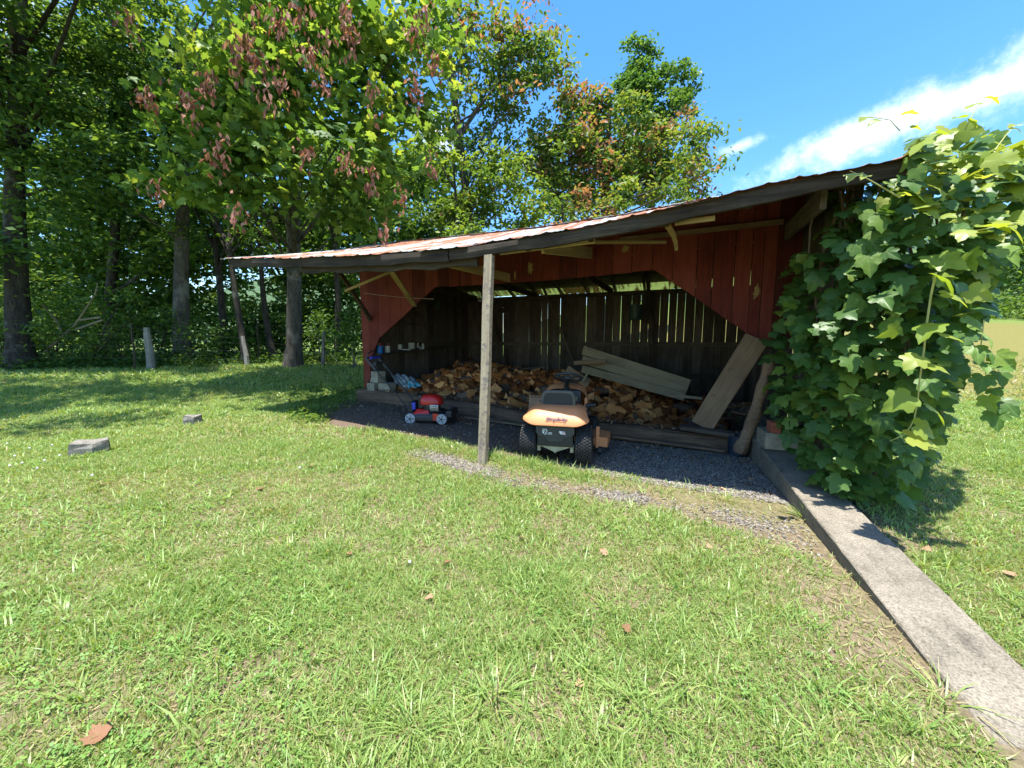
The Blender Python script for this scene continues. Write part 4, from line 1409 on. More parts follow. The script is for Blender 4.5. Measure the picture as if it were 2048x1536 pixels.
MB().box((0.0, -0.98, 1.06), (0.3, 0.05, 0.07), bev=0.015).obj('bag_pouch', M['charcoal'], hdl)

# ------------------------------------------------------------------ firewood
def split_log_mesh(kind):
    L = random.uniform(0.34, 0.44)
    n = random.choice([3, 3, 4, 4]) if kind == 0 else 9
    r_ = random.uniform(0.075, 0.115) if kind == 0 else random.uniform(0.07, 0.10)
    a0 = random.uniform(0, 6.28)
    ang_ = sorted(random.uniform(0.75, 1.25) * k for k in [2 * math.pi / n] * n)
    pr, a = [], a0
    for k in range(n):
        rr = r_ * (random.uniform(0.7, 1.25) if kind == 0 else random.uniform(0.93, 1.06))
        pr.append((math.cos(a) * rr, math.sin(a) * rr)); a += 2 * math.pi / n * (random.uniform(0.75, 1.25) if kind == 0 else 1)
    vs, fs, ms = [], [], []
    segs = 3
    sx_, sy_ = random.uniform(-.03, .03), random.uniform(-.03, .03)
    for i in range(segs + 1):
        t = i / segs
        for k, (y, z) in enumerate(pr):
            j = 0.010 if 0 < i < segs else 0.012
            vs.append((-L / 2 + L * t + (random.uniform(-.02, .02) if i in (0, segs) else 0), y * (1 + .06 * math.sin(t * 5)) + sx_ * math.sin(math.pi * t) + random.uniform(-j, j), z + sy_ * math.sin(math.pi * t) + random.uniform(-j, j)))
    n = len(pr)
    barky = random.randrange(n) if kind == 0 else None
    for i in range(segs):
        for k in range(n):
            k2 = (k + 1) % n
            fs.append((i * n + k, i * n + k2, (i + 1) * n + k2, (i + 1) * n + k))
            ms.append(2 if (kind == 1 or (k == barky and random.random() < .5)) else 0)
    fs.append(tuple(range(n))[::-1]); ms.append(1)
    fs.append(tuple(segs * n + k for k in range(n))); ms.append(1)
    mb = MB(); mb.v = vs; mb.f = fs; mb.m = ms
    return mb.mesh('firewood_log', [M['split'], M['endgrain'], M['bark_log']]), vs, fs


log_kinds = [split_log_mesh(0) for _ in range(16)] + [split_log_mesh(1) for _ in range(3)]


def pile_z(s, d):
    """height of the heap above the floor"""
    a = 0.25 + 0.36 * sstep(np.asarray(d, float), 0.2, 2.9)
    right = 0.30 + 0.70 * sstep(np.asarray(s, float), 0.3, 2.6)
    hump = 0.20 * np.exp(-((s - 5.4) ** 2) / 0.5 - ((d - 1.2) ** 2) / 0.6) + 0.10 * np.exp(-((s - 3.4) ** 2) / 0.3 - ((d - 2.0) ** 2) / 0.4)
    return (a + hump) * right * sstep(np.asarray(s, float), 6.75, 6.2) - 0.04


gs, gd = np.linspace(-0.4, 6.75, 60), np.linspace(0.12, DEPTH - 0.05, 40)
S_, D_ = np.meshgrid(gs, gd)
P_ = np.stack([O.x + E1.x * S_ + E2.x * D_, O.y + E1.y * S_ + E2.y * D_], -1)
Zp = gz(P_[..., 0], P_[..., 1]) + 0.02 + np.maximum(pile_z(S_, D_) - 0.10, 0.01) + 0.02 * np.sin(S_ * 9) * np.sin(D_ * 8)
i_ = (np.arange(39)[:, None] * 60 + np.arange(59)[None]).ravel()
heap = bpy.data.objects.new('bark_litter', fast_mesh('bark_litter', np.concatenate([P_, Zp[..., None]], -1).reshape(-1, 3),
                            np.stack([i_, i_ + 60, i_ + 61, i_ + 1], 1).ravel(), 4, [plain('bark_litter', (0.075, 0.045, 0.028), 0.95, var=0.6, scale=14, bumpy=0.8)]))
tag(heap, 'bed of dark bark and sawdust under the firewood', 'bark litter', kind='stuff')
link(heap)

placed = []
lrng = random.Random(21)
tries = 0
while len(placed) < 285 and tries < 9000:
    tries += 1
    s = lrng.uniform(0.1, 6.35)
    d = 0.2 + 2.9 * lrng.random() ** 1.15
    if s < 1.0 and lrng.random() < 0.5: continue
    rmin = 0.155 if len(placed) < 190 else 0.115
    if any((s - q[0]) ** 2 + (d - q[1]) ** 2 < rmin ** 2 for q in placed): continue
    placed.append((s, d))
special = [(5.85, 0.45, 'big orange split log lying end-on at the left end of the sill'),
           (4.2, 1.0, 'round-ended log standing out behind the pale post'),
           (5.0, 1.3, 'thick square-split log on top of the left hump of the heap')]
for k, (s, d) in enumerate(placed):
    i = lrng.randrange(16) if lrng.random() < 0.9 else 16 + lrng.randrange(3)
    o = bpy.data.objects.new('firewood_log', log_kinds[i][0])
    p = sd(s, d)
    z = gzf(p.x, p.y) + 0.02 + float(pile_z(s, d)) + lrng.uniform(-0.045, 0.06)
    o.location = (p.x, p.y, z)
    o.rotation_euler = (lrng.uniform(0, 6.28), lrng.uniform(-0.45, 0.45), lrng.gauss(0.4 if lrng.random() < .5 else 1.6, 0.8))
    sc_ = lrng.uniform(0.65, 1.1)
    o.scale = (sc_ * lrng.uniform(.8, 1.1), sc_, sc_)
    tag(o, 'split firewood log lying loose in the heap inside the woodshed' if i < 16 else 'bark-covered unsplit round log in the firewood heap', 'firewood log', 'split logs heaped in the woodshed')
    link(o)
for s, d, lab in special:
    o = bpy.data.objects.new('firewood_log', log_kinds[16 if 'round' in lab else lrng.randrange(16)][0])
    p = sd(s, d)
    o.location = (p.x, p.y, gzf(p.x, p.y) + 0.08 + float(pile_z(s, d)))
    o.scale = (1.1, 1.7, 1.7)
    o.rotation_euler = (0.4, 0.1, 1.1)
    tag(o, lab, 'firewood log', 'split logs heaped in the woodshed')
    link(o)
# deeper layer of the heap, one mass
N = 420
ss_, dd_ = rng.uniform(0.0, 6.4, N), rng.uniform(0.15, 3.4, N)
pp = np.stack([O.x + E1.x * ss_ + E2.x * dd_, O.y + E1.y * ss_ + E2.y * dd_], -1)
zz = gz(pp[:, 0], pp[:, 1]) + pile_z(ss_, dd_) - 0.02
aa = rng.uniform(0, 6.28, N); bb = rng.uniform(-.5, .5, N)
fw_ = np.stack([np.cos(aa) * np.cos(bb), np.sin(aa) * np.cos(bb), np.sin(bb)], 1)
nn = rng.normal(size=(N, 3)); nn /= np.linalg.norm(nn, axis=1, keepdims=True)
Fr = frames(nn, fw_)
Fr = np.stack([Fr[:, :, 1], Fr[:, :, 0], -Fr[:, :, 2]], 2)
tmpl = [(k[1], k[2]) for k in log_kinds[:8]]
deep = scatter('firewood', tmpl, rng.integers(0, 8, N), np.concatenate([pp, zz[:, None]], 1), Fr, rng.uniform(.7, 1.1, N), rng.uniform(0, 1, N), [M['split']])
tag(deep, 'mass of split firewood beneath the top logs of the heap', 'firewood', kind='stuff')
# chips and bark flakes on the sill, the heap and the yard
chip = ([(-.5, -.18, 0), (.5, -.22, .06), (.45, .2, 0), (-.4, .16, .08)], [(0, 1, 2, 3)])
N = 5200
ss_ = rng.uniform(-0.3, 6.8, N)
dd_ = np.where(rng.random(N) < 0.5, rng.uniform(-0.12, 0.4, N), np.where(rng.random(N) < 0.55, rng.uniform(0.2, 3.2, N), -rng.exponential(0.45, N) - 0.15))
dd_ = np.clip(dd_, -1.7, 3.3)
pp = np.stack([O.x + E1.x * ss_ + E2.x * dd_, O.y + E1.y * ss_ + E2.y * dd_], -1)
zz = gz(pp[:, 0], pp[:, 1]) + np.where(dd_ < -0.17, 0.028, np.where(dd_ < 0.15, 0.285, 0.03 + np.maximum(pile_z(ss_, dd_), 0)))
nn = rng.normal(size=(N, 3)) * 0.35 + np.array([0, 0, 1.0])
chips = scatter('wood_chips', [chip], np.zeros(N, int), np.concatenate([pp, zz[:, None]], 1), frames(nn, spin(N)),
                rng.uniform(0.015, 0.07, N), rng.uniform(0, 1, N), [M['chips']])
tag(chips, 'bark flakes and splinters strewn on the sill and yard', 'wood chips', kind='stuff')

# ------------------------------------------------------------------ loose boards and logs in the shed
def world_beam(name, label, cat, a, b, w, t, mat, up=(0, 0, 1), group=None, **kw):
    o = beam(name, a, b, w, t, mat, None, up=up, **kw)
    tag(o, label, cat, group)
    return o


def W(px, py, d):
    """a point of the photograph carried onto the vertical plane at depth d in the shed"""
    v = on_front(px, py, d)
    return sd(-v.x, v.y, v.z)


world_beam('plank', 'wide old grey plank leaning from the sill to the red wall corner', 'plank',
           W(1403, 852, -0.08), W(1514, 676, -0.045), 0.30, 0.04, M['plank'], up=E2, seg=4)
world_beam('plank', 'short thick weathered plank lying on the sill under the leaning plank', 'plank',
           W(1361, 853, -0.16), W(1467, 869, -0.16), 0.24, 0.055, M['grey_beam'], seg=3)
ck = MB()
kp = [W(1478, 906, -0.35), W(1494, 868, -0.33), W(1510, 826, -0.30), W(1522, 783, -0.27), W(1531, 752, -0.24), W(1541, 716, -0.2)]
pth = []
for k in range(len(kp) - 1):
    for j in range(4): pth.append(kp[k].lerp(kp[k + 1], j / 4))
pth.append(kp[-1])
ck.tube(pth, [0.075 + 0.012 * math.sin(k * 1.1) - 0.0006 * k for k in range(len(pth))], 10, wob=0.09)
tag(ck.obj('log_prop', M['cedar'], smooth=True), 'crooked stripped cedar log propped up beside the leaning plank', 'log')
pan = thing('wall_panel', 'pale tongued board panel leaning on its long edge at the back of the firewood', 'board panel', W(1270, 760, 2.2))
a0, a1 = W(1169, 692, 2.45), W(1381, 763, 1.9)
dn = (W(1150, 742, 2.3) - a0)
for k in range(3):
    off = dn * ((k + 0.5) / 3)
    o = beam('board', a0 + off + Vector((0, 0, 0)) + (a1 - a0) * (0.03 * k), a1 + dn * 0.62 * ((k + .5) / 3), dn.length / 3 - 0.006 - 0.03 * (k > 0), 0.022, M['panel'], None, up=E2)
    o.parent = pan; o.matrix_parent_inverse = Matrix.Translation(-pan.location)
world_beam('plank', 'short dark board resting across the pale panel', 'plank', W(1148, 726, 2.1), W(1212, 722, 1.9), 0.09, 0.03, M['plank'], up=E2)
world_beam('plank', 'thin broken board sticking up behind the steering wheel', 'plank', W(1134, 738, 1.4), W(1178, 768, 1.3), 0.16, 0.03, M['plank'], up=E2)
world_beam('plank', 'thin pale lath tilted behind the steering wheel', 'plank', W(1166, 765, 1.2), W(1178, 740, 1.3), 0.05, 0.03, M['panel'], up=E2)
world_beam('plank', 'long thin stick lying below the panel towards the leaning plank', 'plank', W(1335, 790, 1.0), W(1405, 797, 0.9), 0.05, 0.03, M['panel'], up=E2)
world_beam('pole', 'thin bare pole lying along the back of the heap', 'pole', W(930, 742, 2.6), W(1090, 735, 2.8), 0.06, 0.06, M['dark_beam'], bev=0.02)
for k in range(9):
    x_ = random.uniform(1440, 1500); y_ = random.uniform(805, 840)
    p_ = W(x_, y_, 0.7 + random.uniform(-.2, .3))
    o = beam('kindling_stick', p_, p_ + Vector((random.uniform(.15, .4), random.uniform(-.2, .2), random.uniform(-.04, .05))), 0.04, 0.03, M['plank'], None)
    tag(o, 'short kindling stick in the small pile behind the crooked log', 'stick', 'kindling sticks behind the crooked log')

# ------------------------------------------------------------------ cinder blocks, bricks, box, cans
def cinder(name, label, px, py, d, yaw, size=(0.39, 0.19, 0.19), group=None, mat='cinder', z=None):
    p = W(px, py, d)
    o = bpy.data.objects.new(name, MB().box((0, 0, size[2] / 2), size, bev=0.008).mesh(name, M[mat]))
    o.location = p if z is None else Vector((p.x, p.y, z))
    o.rotation_euler = (0, 0, yaw)
    link(o)
    tag(o, label, name.replace('_', ' '), group)
    return o


zs_ = W(752, 785, -0.02).z
b1 = cinder('cinder_block', 'pale cinder block end-on at the left end of the sill, lower of the two', 752, 785, 0.03, -PH + R(90), (0.30, 0.2, 0.215), 'cinder blocks on the sill')
b2 = cinder('cinder_block', 'cinder block on the sill right of the stacked pair', 775, 788, 0.06, -PH, (0.30, 0.22, 0.235), 'cinder blocks on the sill')
b3 = cinder('cinder_block', 'cinder block set on top of the left sill block', 756, 763, 0.10, -PH + R(-12), (0.27, 0.2, 0.235), 'cinder blocks on the sill', z=b1.location.z + 0.216)
cp = Vector((wall_x(4.75) + 0.20, 4.75 - 0.05, wall_top(4.75)))
o = bpy.data.objects.new('cinder_block', MB().box((0, 0, 0.10), (0.36, 0.40, 0.20), bev=0.008).mesh('cinder_block', M['cinder']))
o.location = cp; o.rotation_euler = (0, 0, R(-19)); link(o)
tag(o, 'grey cinder block on the concrete wall beneath two red bricks', 'cinder block')
for k, (dx, dy, lab) in enumerate(((-0.10, -0.06, 'red brick set back on the grey block beside the vine, left of two'), (0.06, -0.13, 'red brick nearest the edge of the grey block beside the vine'))):
    o = bpy.data.objects.new('brick', MB().box((0, 0, 0.032), (0.10, 0.20, 0.064), bev=0.004).mesh('brick', M['brick']))
    o.location = cp + Vector((dx, dy, 0.201 + (0.066 if k == 0 else 0))); o.rotation_euler = (0, 0, R(-19 + 30 * k)); link(o)
    tag(o, lab, 'brick', 'red bricks on the grey block')
o = bpy.data.objects.new('brick', MB().box((0, 0, 0.032), (0.10, 0.20, 0.064), bev=0.004).mesh('brick', M['brick']))
o.location = cp + Vector((-0.10, -0.06, 0.201)); o.rotation_euler = (0, 0, R(-19)); link(o)
tag(o, 'red brick laid flat under another brick on the grey block', 'brick', 'red bricks on the grey block')
bn = MB().lathe([(0.11, 0), (0.13, 0.26), (0.137, 0.265), (0.137, 0.28), (0.12, 0.28), (0.10, 0.03), (0, 0.03)], 18)
o = bn.obj('bucket', M['bucket_navy'], smooth=True, loc=W(1477, 868, -0.22)); tag(o, 'dark navy bucket between the short plank and the crooked log', 'bucket')
o.location.z = zg(o.location.x, o.location.y).item() + 0.02

# cardboard box on the sill, behind the tractor seat
bx = thing('cardboard_box', 'brown cardboard box with white address label leaning by the tractor seat', 'box', W(1077, 822, -0.12), (R(-8), 0, -PH + R(4)))
MB().box((0, 0.09, 0.13), (0.36, 0.16, 0.26), bev=0.004).obj('box_body', M['cardboard'], bx)
MB().box((0.05, 0.008, 0.085), (0.16, 0.003, 0.11)).obj('label', M['white_print'], bx)
tx = MB()
for k, (x0, z0, w0) in enumerate(((0.02, 0.115, .08), (0.035, 0.095, .11), (0.02, 0.07, .05), (0.085, 0.07, .05), (0.03, 0.05, .1))):
    tx.box((x0, 0.0055, z0), (w0, 0.002, 0.010))
tx.obj('printed_lines', M['navy'], bx)
tx = MB()
for k in range(2):
    for j in range(6):
        tx.box((-0.13 + 0.05 * j, 0.0085, 0.235 - k * 0.06 * (j > 2)), (0.036, 0.0025, 0.02))
tx.obj('printed_text', plain('brown_print', (0.12, 0.05, 0.03), 0.8), bx)


def can(label, px, py, d, r_, h_, mat, cat='paint can', name='paint_can', brush=0, z=None, group='cans on the wall shelf', body_lines=0):
    p = W(px, py, d)
    t = thing(name, label, cat, p, (0, 0, random.uniform(0, 6)), group)
    MB().lathe([(r_ * .97, 0), (r_, 0.004), (r_, h_ - 0.006), (r_ * 1.03, h_ - 0.004), (r_ * 1.03, h_), (r_ * .93, h_), (r_ * .9, h_ - 0.03), (0, h_ - 0.03)], 20).obj('can_body', M[mat], t, smooth=True)
    hn = MB().tube([Vector((r_ * 1.02 * math.cos(a), r_ * 1.02 * math.sin(a) * .3, h_ - 0.01 - 0.07 * math.sin(a))) for a in np.linspace(0, math.pi, 9)], 0.003, 5)
    hn.obj('handle', M['steel'], t)
    for k in range(brush):
        MB().tube([(0.3 * r_ * (k - 1), 0, h_ - .05), (0.5 * r_ * (k - 1), 0.01, h_ + 0.06)], 0.012, 6).obj('brush', M['panel'] if k else M['mower_red'], t)
    if body_lines:
        ln_ = MB()
        for k in range(5):
            for j in range(body_lines):
                a = -2.3 + 0.28 * j + random.uniform(-.05, .05)
                ln_.box((r_ * 1.004 * math.cos(a), r_ * 1.004 * math.sin(a), h_ * (0.25 + 0.12 * k)), (0.003, 0.016, 0.012), Matrix.Rotation(a, 3, 'Z'))
        ln_.obj('printed_text', M['white_print'] if mat == 'can_blue' else M['charcoal'], t)
    return t


can('blue paint can with brushes at the near end of the wall shelf', 760, 707, 0.22, 0.066, 0.165, 'can_blue', brush=3, body_lines=3)
can('white tub with dark print beside the blue can', 775, 706, 0.48, 0.062, 0.155, 'can_white', brush=1, body_lines=6)
can('small white cup on the middle of the wall shelf', 800, 699, 0.95, 0.05, 0.115, 'can_white', 'cup', 'cup')
can('small dark cup standing behind the white cup', 807, 697, 1.1, 0.04, 0.10, 'can_green', 'cup', 'cup')
can('pale green bucket near the far end of the wall shelf', 823, 698, 1.35, 0.085, 0.15, 'can_pale', 'bucket', 'bucket')
o = MB().box((0, 0, 0.012), (0.18, 0.1, 0.024), bev=0.006).obj('tray', M['can_white'], loc=W(813, 700, 1.05)); tag(o, 'flat white tray lying on the wall shelf', 'tray')
for k, (px_, py_) in enumerate(((836, 690), (841, 697), (846, 692))):
    o = MB().lathe([(0.03, 0), (0.032, 0.07 + .02 * k), (0.016, 0.10 + .02 * k), (0.016, 0.13), (0, 0.13)], 12).obj('jar', M['can_pale' if k != 1 else 'steel'], smooth=True, loc=W(px_, py_ + 6, 1.6))
    tag(o, ('small jar tipped at the far end of the wall shelf', 'small metal jar in front of the shelf-end jars', 'tall jar last on the wall shelf')[k], 'jar', 'jars on the wall shelf')
# hanging green bucket, pulley wheel, small disc
hb = thing('hanging_bucket', 'dark green dented bucket hanging from the back plate', 'bucket', W(1271, 640, 3.6))
MB().lathe([(0.13, 0), (0.155, 0.05), (0.16, 0.3), (0.165, 0.36), (0.15, 0.36), (0.13, 0.05), (0, .04)], 14).obj('bucket_body', M['can_green'], hb)
MB().tube([(0.15 * math.cos(a), 0, 0.36 + 0.16 * math.sin(a)) for a in np.linspace(0, math.pi, 9)], 0.006, 5).obj('handle', M['rust'], hb)
pw = thing('pulley_wheel', 'old spoked iron wheel hung on the left wall inside', 'wheel', W(835, 620, 1.35), (0, 0, -PH + R(50)))
ringp = [(0.19 * math.cos(2 * math.pi * k / 24), 0, 0.19 * math.sin(2 * math.pi * k / 24)) for k in range(25)]
MB().tube(ringp, 0.018, 7, cap=False).obj('rim', M['rust'], pw, smooth=True)
for k in range(5):
    a = 2 * math.pi * k / 5 + .3
    MB().tube([(0, 0, 0), (0.18 * math.cos(a), 0, 0.18 * math.sin(a))], 0.012, 6).obj('spoke', M['rust'], pw)
MB().lathe([(0.0, -.05), (0.045, -.05), (0.045, .05), (0, .05)], 12, Matrix.Rotation(R(90), 4, 'X')).obj('hub', M['rust'], pw)
fr = thing('iron_frame', 'rusty iron bracket frame standing below the spoked wheel', 'iron frame', W(833, 650, 1.45))
for a_, b_ in (((-.22, 0, 0), (.2, 0, 0.0)), ((-.2, 0, 0), (-.08, 0, .12)), ((.2, 0, 0), (.22, 0, -.1)), ((0.05, 0, 0), (.0, 0, .1))):
    MB().tube([a_, b_], 0.014, 6).obj('bar', M['rust'], fr)
ds = MB().lathe([(0, -.01), (0.05, -.012), (0.052, .012), (0.02, .02), (0, .02)], 16, Matrix.Rotation(R(90), 4, 'X'))
tag(ds.obj('disc', M['steel'], loc=W(959, 600, DEPTH - .5)), 'small pale disc hanging on the slanted stud', 'disc')
dk_ = MB().box((0, 0, 0), (0.16, .03, .2), bev=.01)
tag(dk_.obj('tin_sign', M['can_green'], loc=W(874, 610, 2.2), rot=(0, 0, -PH)), 'small dark metal sheet hanging high on the left wall', 'metal sheet')
tg = thing('tool_head', 'flat fan-shaped tool hung on the back boards by the post', 'tool', W(1007, 622, DEPTH - .08), (0, 0, -PH))
MB().prism([(-.22, 0, .03), (.2, 0, .16), (.24, 0, .1), (.05, 0, -.06), (-.2, 0, -.02)], (0, .03, 0)).obj('blade', M['rust'], tg)
MB().tube([(0.0, 0, .1), (.0, 0, .35)], 0.012, 6).obj('hook', M['rust'], tg)
# crumpled bag with blue print
bag = MB()
bmx = bmesh.new(); bmesh.ops.create_icosphere(bmx, subdivisions=4, radius=1.0)
for v in bmx.verts:
    c = v.co
    f = 1 + 0.22 * math.sin(c.x * 9 + c.z * 6) * math.sin(c.y * 8) + 0.12 * math.sin(c.x * 21 + c.y * 17)
    v.co = Vector((c.x * 0.34 * f, c.y * 0.16 * f, c.z * 0.13 * f))
bmx.verts.index_update()
bag.add([v.co.copy() for v in bmx.verts], [tuple(v.index for v in f.verts) for f in bmx.faces])
bg = bag.mesh('plastic_bag', [M['tarp'], M['tarp_blue']], True)
for p in bg.polygons:
    if p.center.x > 0.12 and p.center.y < 0.05 and math.sin(p.center.x * 40) * math.sin(p.center.z * 50) > -0.25: p.material_index = 1
bmx.free()
o = bpy.data.objects.new('plastic_bag', bg); o.location = W(815, 766, 0.35); o.rotation_euler = (0, R(18), -PH); link(o)
tag(o, 'crumpled clear plastic bag with blue print between blocks and logs', 'plastic bag')
world_beam('plank', 'loose board lying on the ground along the foot of the sill', 'plank',
           W(930, 834, -0.30), W(1078, 854, -0.30), 0.10, 0.03, M['plank'])
world_beam('plank', 'long pale board at the foot of the sill right of the tractor', 'plank',
           W(1225, 872, -0.22), W(1450, 902, -0.22), 0.09, 0.035, M['sill'])

# ------------------------------------------------------------------ value noise for lawn patches
_lat = rng.random((64, 64))


def vnoise(x, y, f):
    x = np.asarray(x) * f + 31.7; y = np.asarray(y) * f + 17.3
    xi, yi = np.floor(x).astype(int), np.floor(y).astype(int)
    fx, fy = x - xi, y - yi
    fx = fx * fx * (3 - 2 * fx); fy = fy * fy * (3 - 2 * fy)
    a, b = _lat[xi % 64, yi % 64], _lat[(xi + 1) % 64, yi % 64]
    c, d = _lat[xi % 64, (yi + 1) % 64], _lat[(xi + 1) % 64, (yi + 1) % 64]
    return (a * (1 - fx) + b * fx) * (1 - fy) + (c * (1 - fx) + d * fx) * fy


def sdv(x, y):
    return (x - O.x) * E1.x + (y - O.y) * E1.y, (x - O.x) * E2.x + (y - O.y) * E2.y


def on_wall(x, y, grow=0.0):
    q = (x - wall_x(y)) * 0.944
    return (q > -grow) & (q < 0.42 + grow * 0.3) & (y < 5.6)


def blade(bend, n=2):
    ts = np.linspace(0, 1, n + 1)
    vs, fs = [], []
    for k, t in enumerate(ts):
        w = 0.5 * (1 - t ** 1.6) if k < n else 0
        y, z = bend * t ** 2, t * (1 - 0.32 * bend * t)
        if k < n: vs += [(-w, y, z), (w, y, z)]
        else: vs.append((0, y, z))
    for k in range(n - 1): fs.append((2 * k, 2 * k + 1, 2 * k + 3, 2 * k + 2))
    fs.append((2 * n - 2, 2 * n - 1, 2 * n))
    return vs, fs


blades = [blade(b) for b in (0.15, 0.45, 0.75, 1.05)]


def lawn_density(x, y):
    """share of the full grass cover: bare soil by the wall, along the drip line and in worn patches"""
    s, d = sdv(x, y)
    k = np.ones_like(x)
    k *= 1 - yard_mask(x, y)
    # drip line of pale gravel just outside the eave, breaking up to the left
    drip_c = -2.42 + 0.10 * np.sin(s * 2.1) - 0.16 * sstep(s, 2.5, -0.5)
    drip = np.exp(-((d - drip_c) / 0.16) ** 2) * sstep(s, 4.0, 3.2)
    drip = drip * sstep(s, -0.9, -0.6)
    drip *= 0.55 + 0.45 * sstep(vnoise(x, y, 2.2), 0.3, 0.5)
    k *= 1 - 0.97 * np.clip(drip * 1.3, 0, 1)
    # between drip line and yard: thin dry grass to the right
    k *= 1 - 0.92 * sstep(s, 2.6, 0.9) * sstep(d, -2.85, -2.45) * sstep(s, -1.1, -0.7)
    # bare strip along the concrete wall
    q = wall_x(y) - x
    edge = np.exp(-(np.clip(q, 0, 9) / (0.34 + 0.52 * vnoise(x, y, 1.3))) ** 1.8)
    k *= 1 - 0.96 * edge * (q > 0) * sstep(y, 1.0, 1.7)
    k *= 1 - on_wall(x, y, 0.015)
    w = vnoise(x, y, 1.7) * 0.6 + vnoise(x, y, 5.3) * 0.4
    k *= 0.50 + 0.50 * sstep(w, 0.28, 0.50)
    return k


def lawn_patch(n, x0, x1, y0, y1, width, hmin, hmax):
    x = rng.uniform(x0, x1, n); y = rng.uniform(y0, y1, n)
    vis = np.abs(x) < 1.42 * y + 2.3
    keep = vis & (rng.random(n) < lawn_density(x, y))
    x, y = x[keep], y[keep]
    s, d = sdv(x, y)
    inside = (s > -0.7) & (s < 7.0) & (d > -1.4)
    keep = ~inside
    x, y, s, d = x[keep], y[keep], s[keep], d[keep]
    m = len(x)
    v = vnoise(x, y, 0.8); v2 = vnoise(x + 9, y - 4, 3.7)
    tall = sstep(v2, 0.62, 0.85)
    fringe = np.exp(-((d + 2.02) / 0.16) ** 2) * sstep(s, -0.2, 1.2) * sstep(s, 5.5, 4.5)
    h = rng.uniform(hmin, hmax, m) * (0.75 + 0.55 * v + 0.55 * tall + 1.5 * fringe)
    w = width * rng.uniform(0.6, 1.3, m) * (1 + 0.3 * tall)
    dry = sstep(vnoise(x - 5, y + 8, 1.1) * 0.65 + vnoise(x, y, 4.1) * 0.35, 0.52, 0.75)
    tint = np.clip(0.55 + 0.28 * rng.normal(size=m) + 0.25 * (v - 0.5) - 0.12 * dry, 0.16, 1)
    straw = rng.random(m) < 0.05 + 0.22 * dry
    tint = np.where(straw, rng.uniform(0, 0.2, m), tint)
    pos = np.stack([x, y, zg(x, y) - 0.004], 1)
    lean = rng.normal(size=(m, 3)) * 0.42 + np.array([0, 0, 1.0]); lean[:, 2] = 1
    return pos, frames(lean, spin(m)), np.stack([w, h, h], 1), tint


parts = [lawn_patch(300000, -5.4, 5.2, 0.55, 2.6, 0.0064, 0.024, 0.058),
         lawn_patch(265000, -8.5, 8.0, 2.6, 5.2, 0.0088, 0.026, 0.062),
         lawn_patch(200000, -14, 15, 5.2, 9.5, 0.016, 0.03, 0.07),
         lawn_patch(80000, -22, 0.5, 9.5, 15, 0.03, 0.04, 0.10)]
def lawn_clumps(n, per):
    y = 0.7 + 5.5 * rng.random(n) ** 1.3; x = rng.uniform(-1, 1, n) * (1.42 * y + 0.8)
    s, d = sdv(x, y)
    k = (rng.random(n) < lawn_density(x, y)) & ~((s > -0.7) & (s < 7.0) & (d > -1.6))
    x, y = x[k], y[k]; m = len(x) * per
    sz = np.repeat(rng.uniform(.5, 1.25, len(x)), per); ct = np.repeat(rng.uniform(.35, 1.0, len(x)), per)
    off = rng.normal(size=(m, 2)) * 0.028
    X, Y = np.repeat(x, per) + off[:, 0], np.repeat(y, per) + off[:, 1]
    out = np.concatenate([off / .028 + rng.normal(size=(m, 2)) * .5, np.zeros((m, 1))], 1)
    h = sz * rng.uniform(.055, .135, m)
    return (np.stack([X, Y, zg(X, Y)], 1), frames(out * .8 + np.array([0, 0, 1.0]), out),
            np.stack([sz * rng.uniform(.006, .0105, m), h, h], 1), np.clip(ct + rng.normal(size=m) * .12, .22, 1))


def thatch(n):
    """dry straw lying on the soil, thickest where the grass is worn"""
    y = 0.7 + 5.0 * rng.random(n) ** 1.2; x = rng.uniform(-1, 1, n) * (1.42 * y + 0.8)
    s, d = sdv(x, y)
    bare = 1 - lawn_density(x, y)
    k = (rng.random(n) < 0.25 + 0.75 * bare) & ~((s > -0.7) & (s < 7.0) & (d > -1.85)) & ~on_wall(x, y, 0.01)
    x, y = x[k], y[k]; m = len(x)
    f_ = spin(m)
    h = rng.uniform(.03, .085, m)
    return (np.stack([x, y, zg(x, y) + rng.uniform(.002, .012, m)], 1), frames(f_ + np.array([0, 0, .12]) + rng.normal(size=(m, 3)) * .08, np.tile(np.array([[0, 0, 1.0]]), (m, 1)) + rng.normal(size=(m, 3)) * .4),
            np.stack([rng.uniform(.003, .0065, m), h * .5, h], 1), rng.uniform(0, .13, m))


def hay(n):
    x, y = rng.uniform(6, 26, n), rng.uniform(8.8, 17, n)
    h = rng.uniform(.06, .17, n)
    return (np.stack([x, y, zg(x, y)], 1), frames(rng.normal(size=(n, 3)) * .5 + np.array([0, 0, 1.0]), spin(n)), np.stack([rng.uniform(.02, .05, n), h, h], 1),
            np.clip(rng.uniform(0, .2, n) + .35 * (rng.random(n) < .25 + .5 * sstep(y, 11, 9)), 0, 1))


parts += [lawn_clumps(2600, 14), thatch(36000), hay(14000)]
pos = np.concatenate([p[0] for p in parts]); rot_ = np.concatenate([p[1] for p in parts])
scl = np.concatenate([p[2] for p in parts]); tnt = np.concatenate([p[3] for p in parts])
lawn = scatter('grass', blades, rng.integers(0, 4, len(pos)), pos, rot_, scl, tnt, [M['grass']])
tag(lawn, 'mown lawn of mixed green grass with dry worn patches', 'grass', kind='stuff')

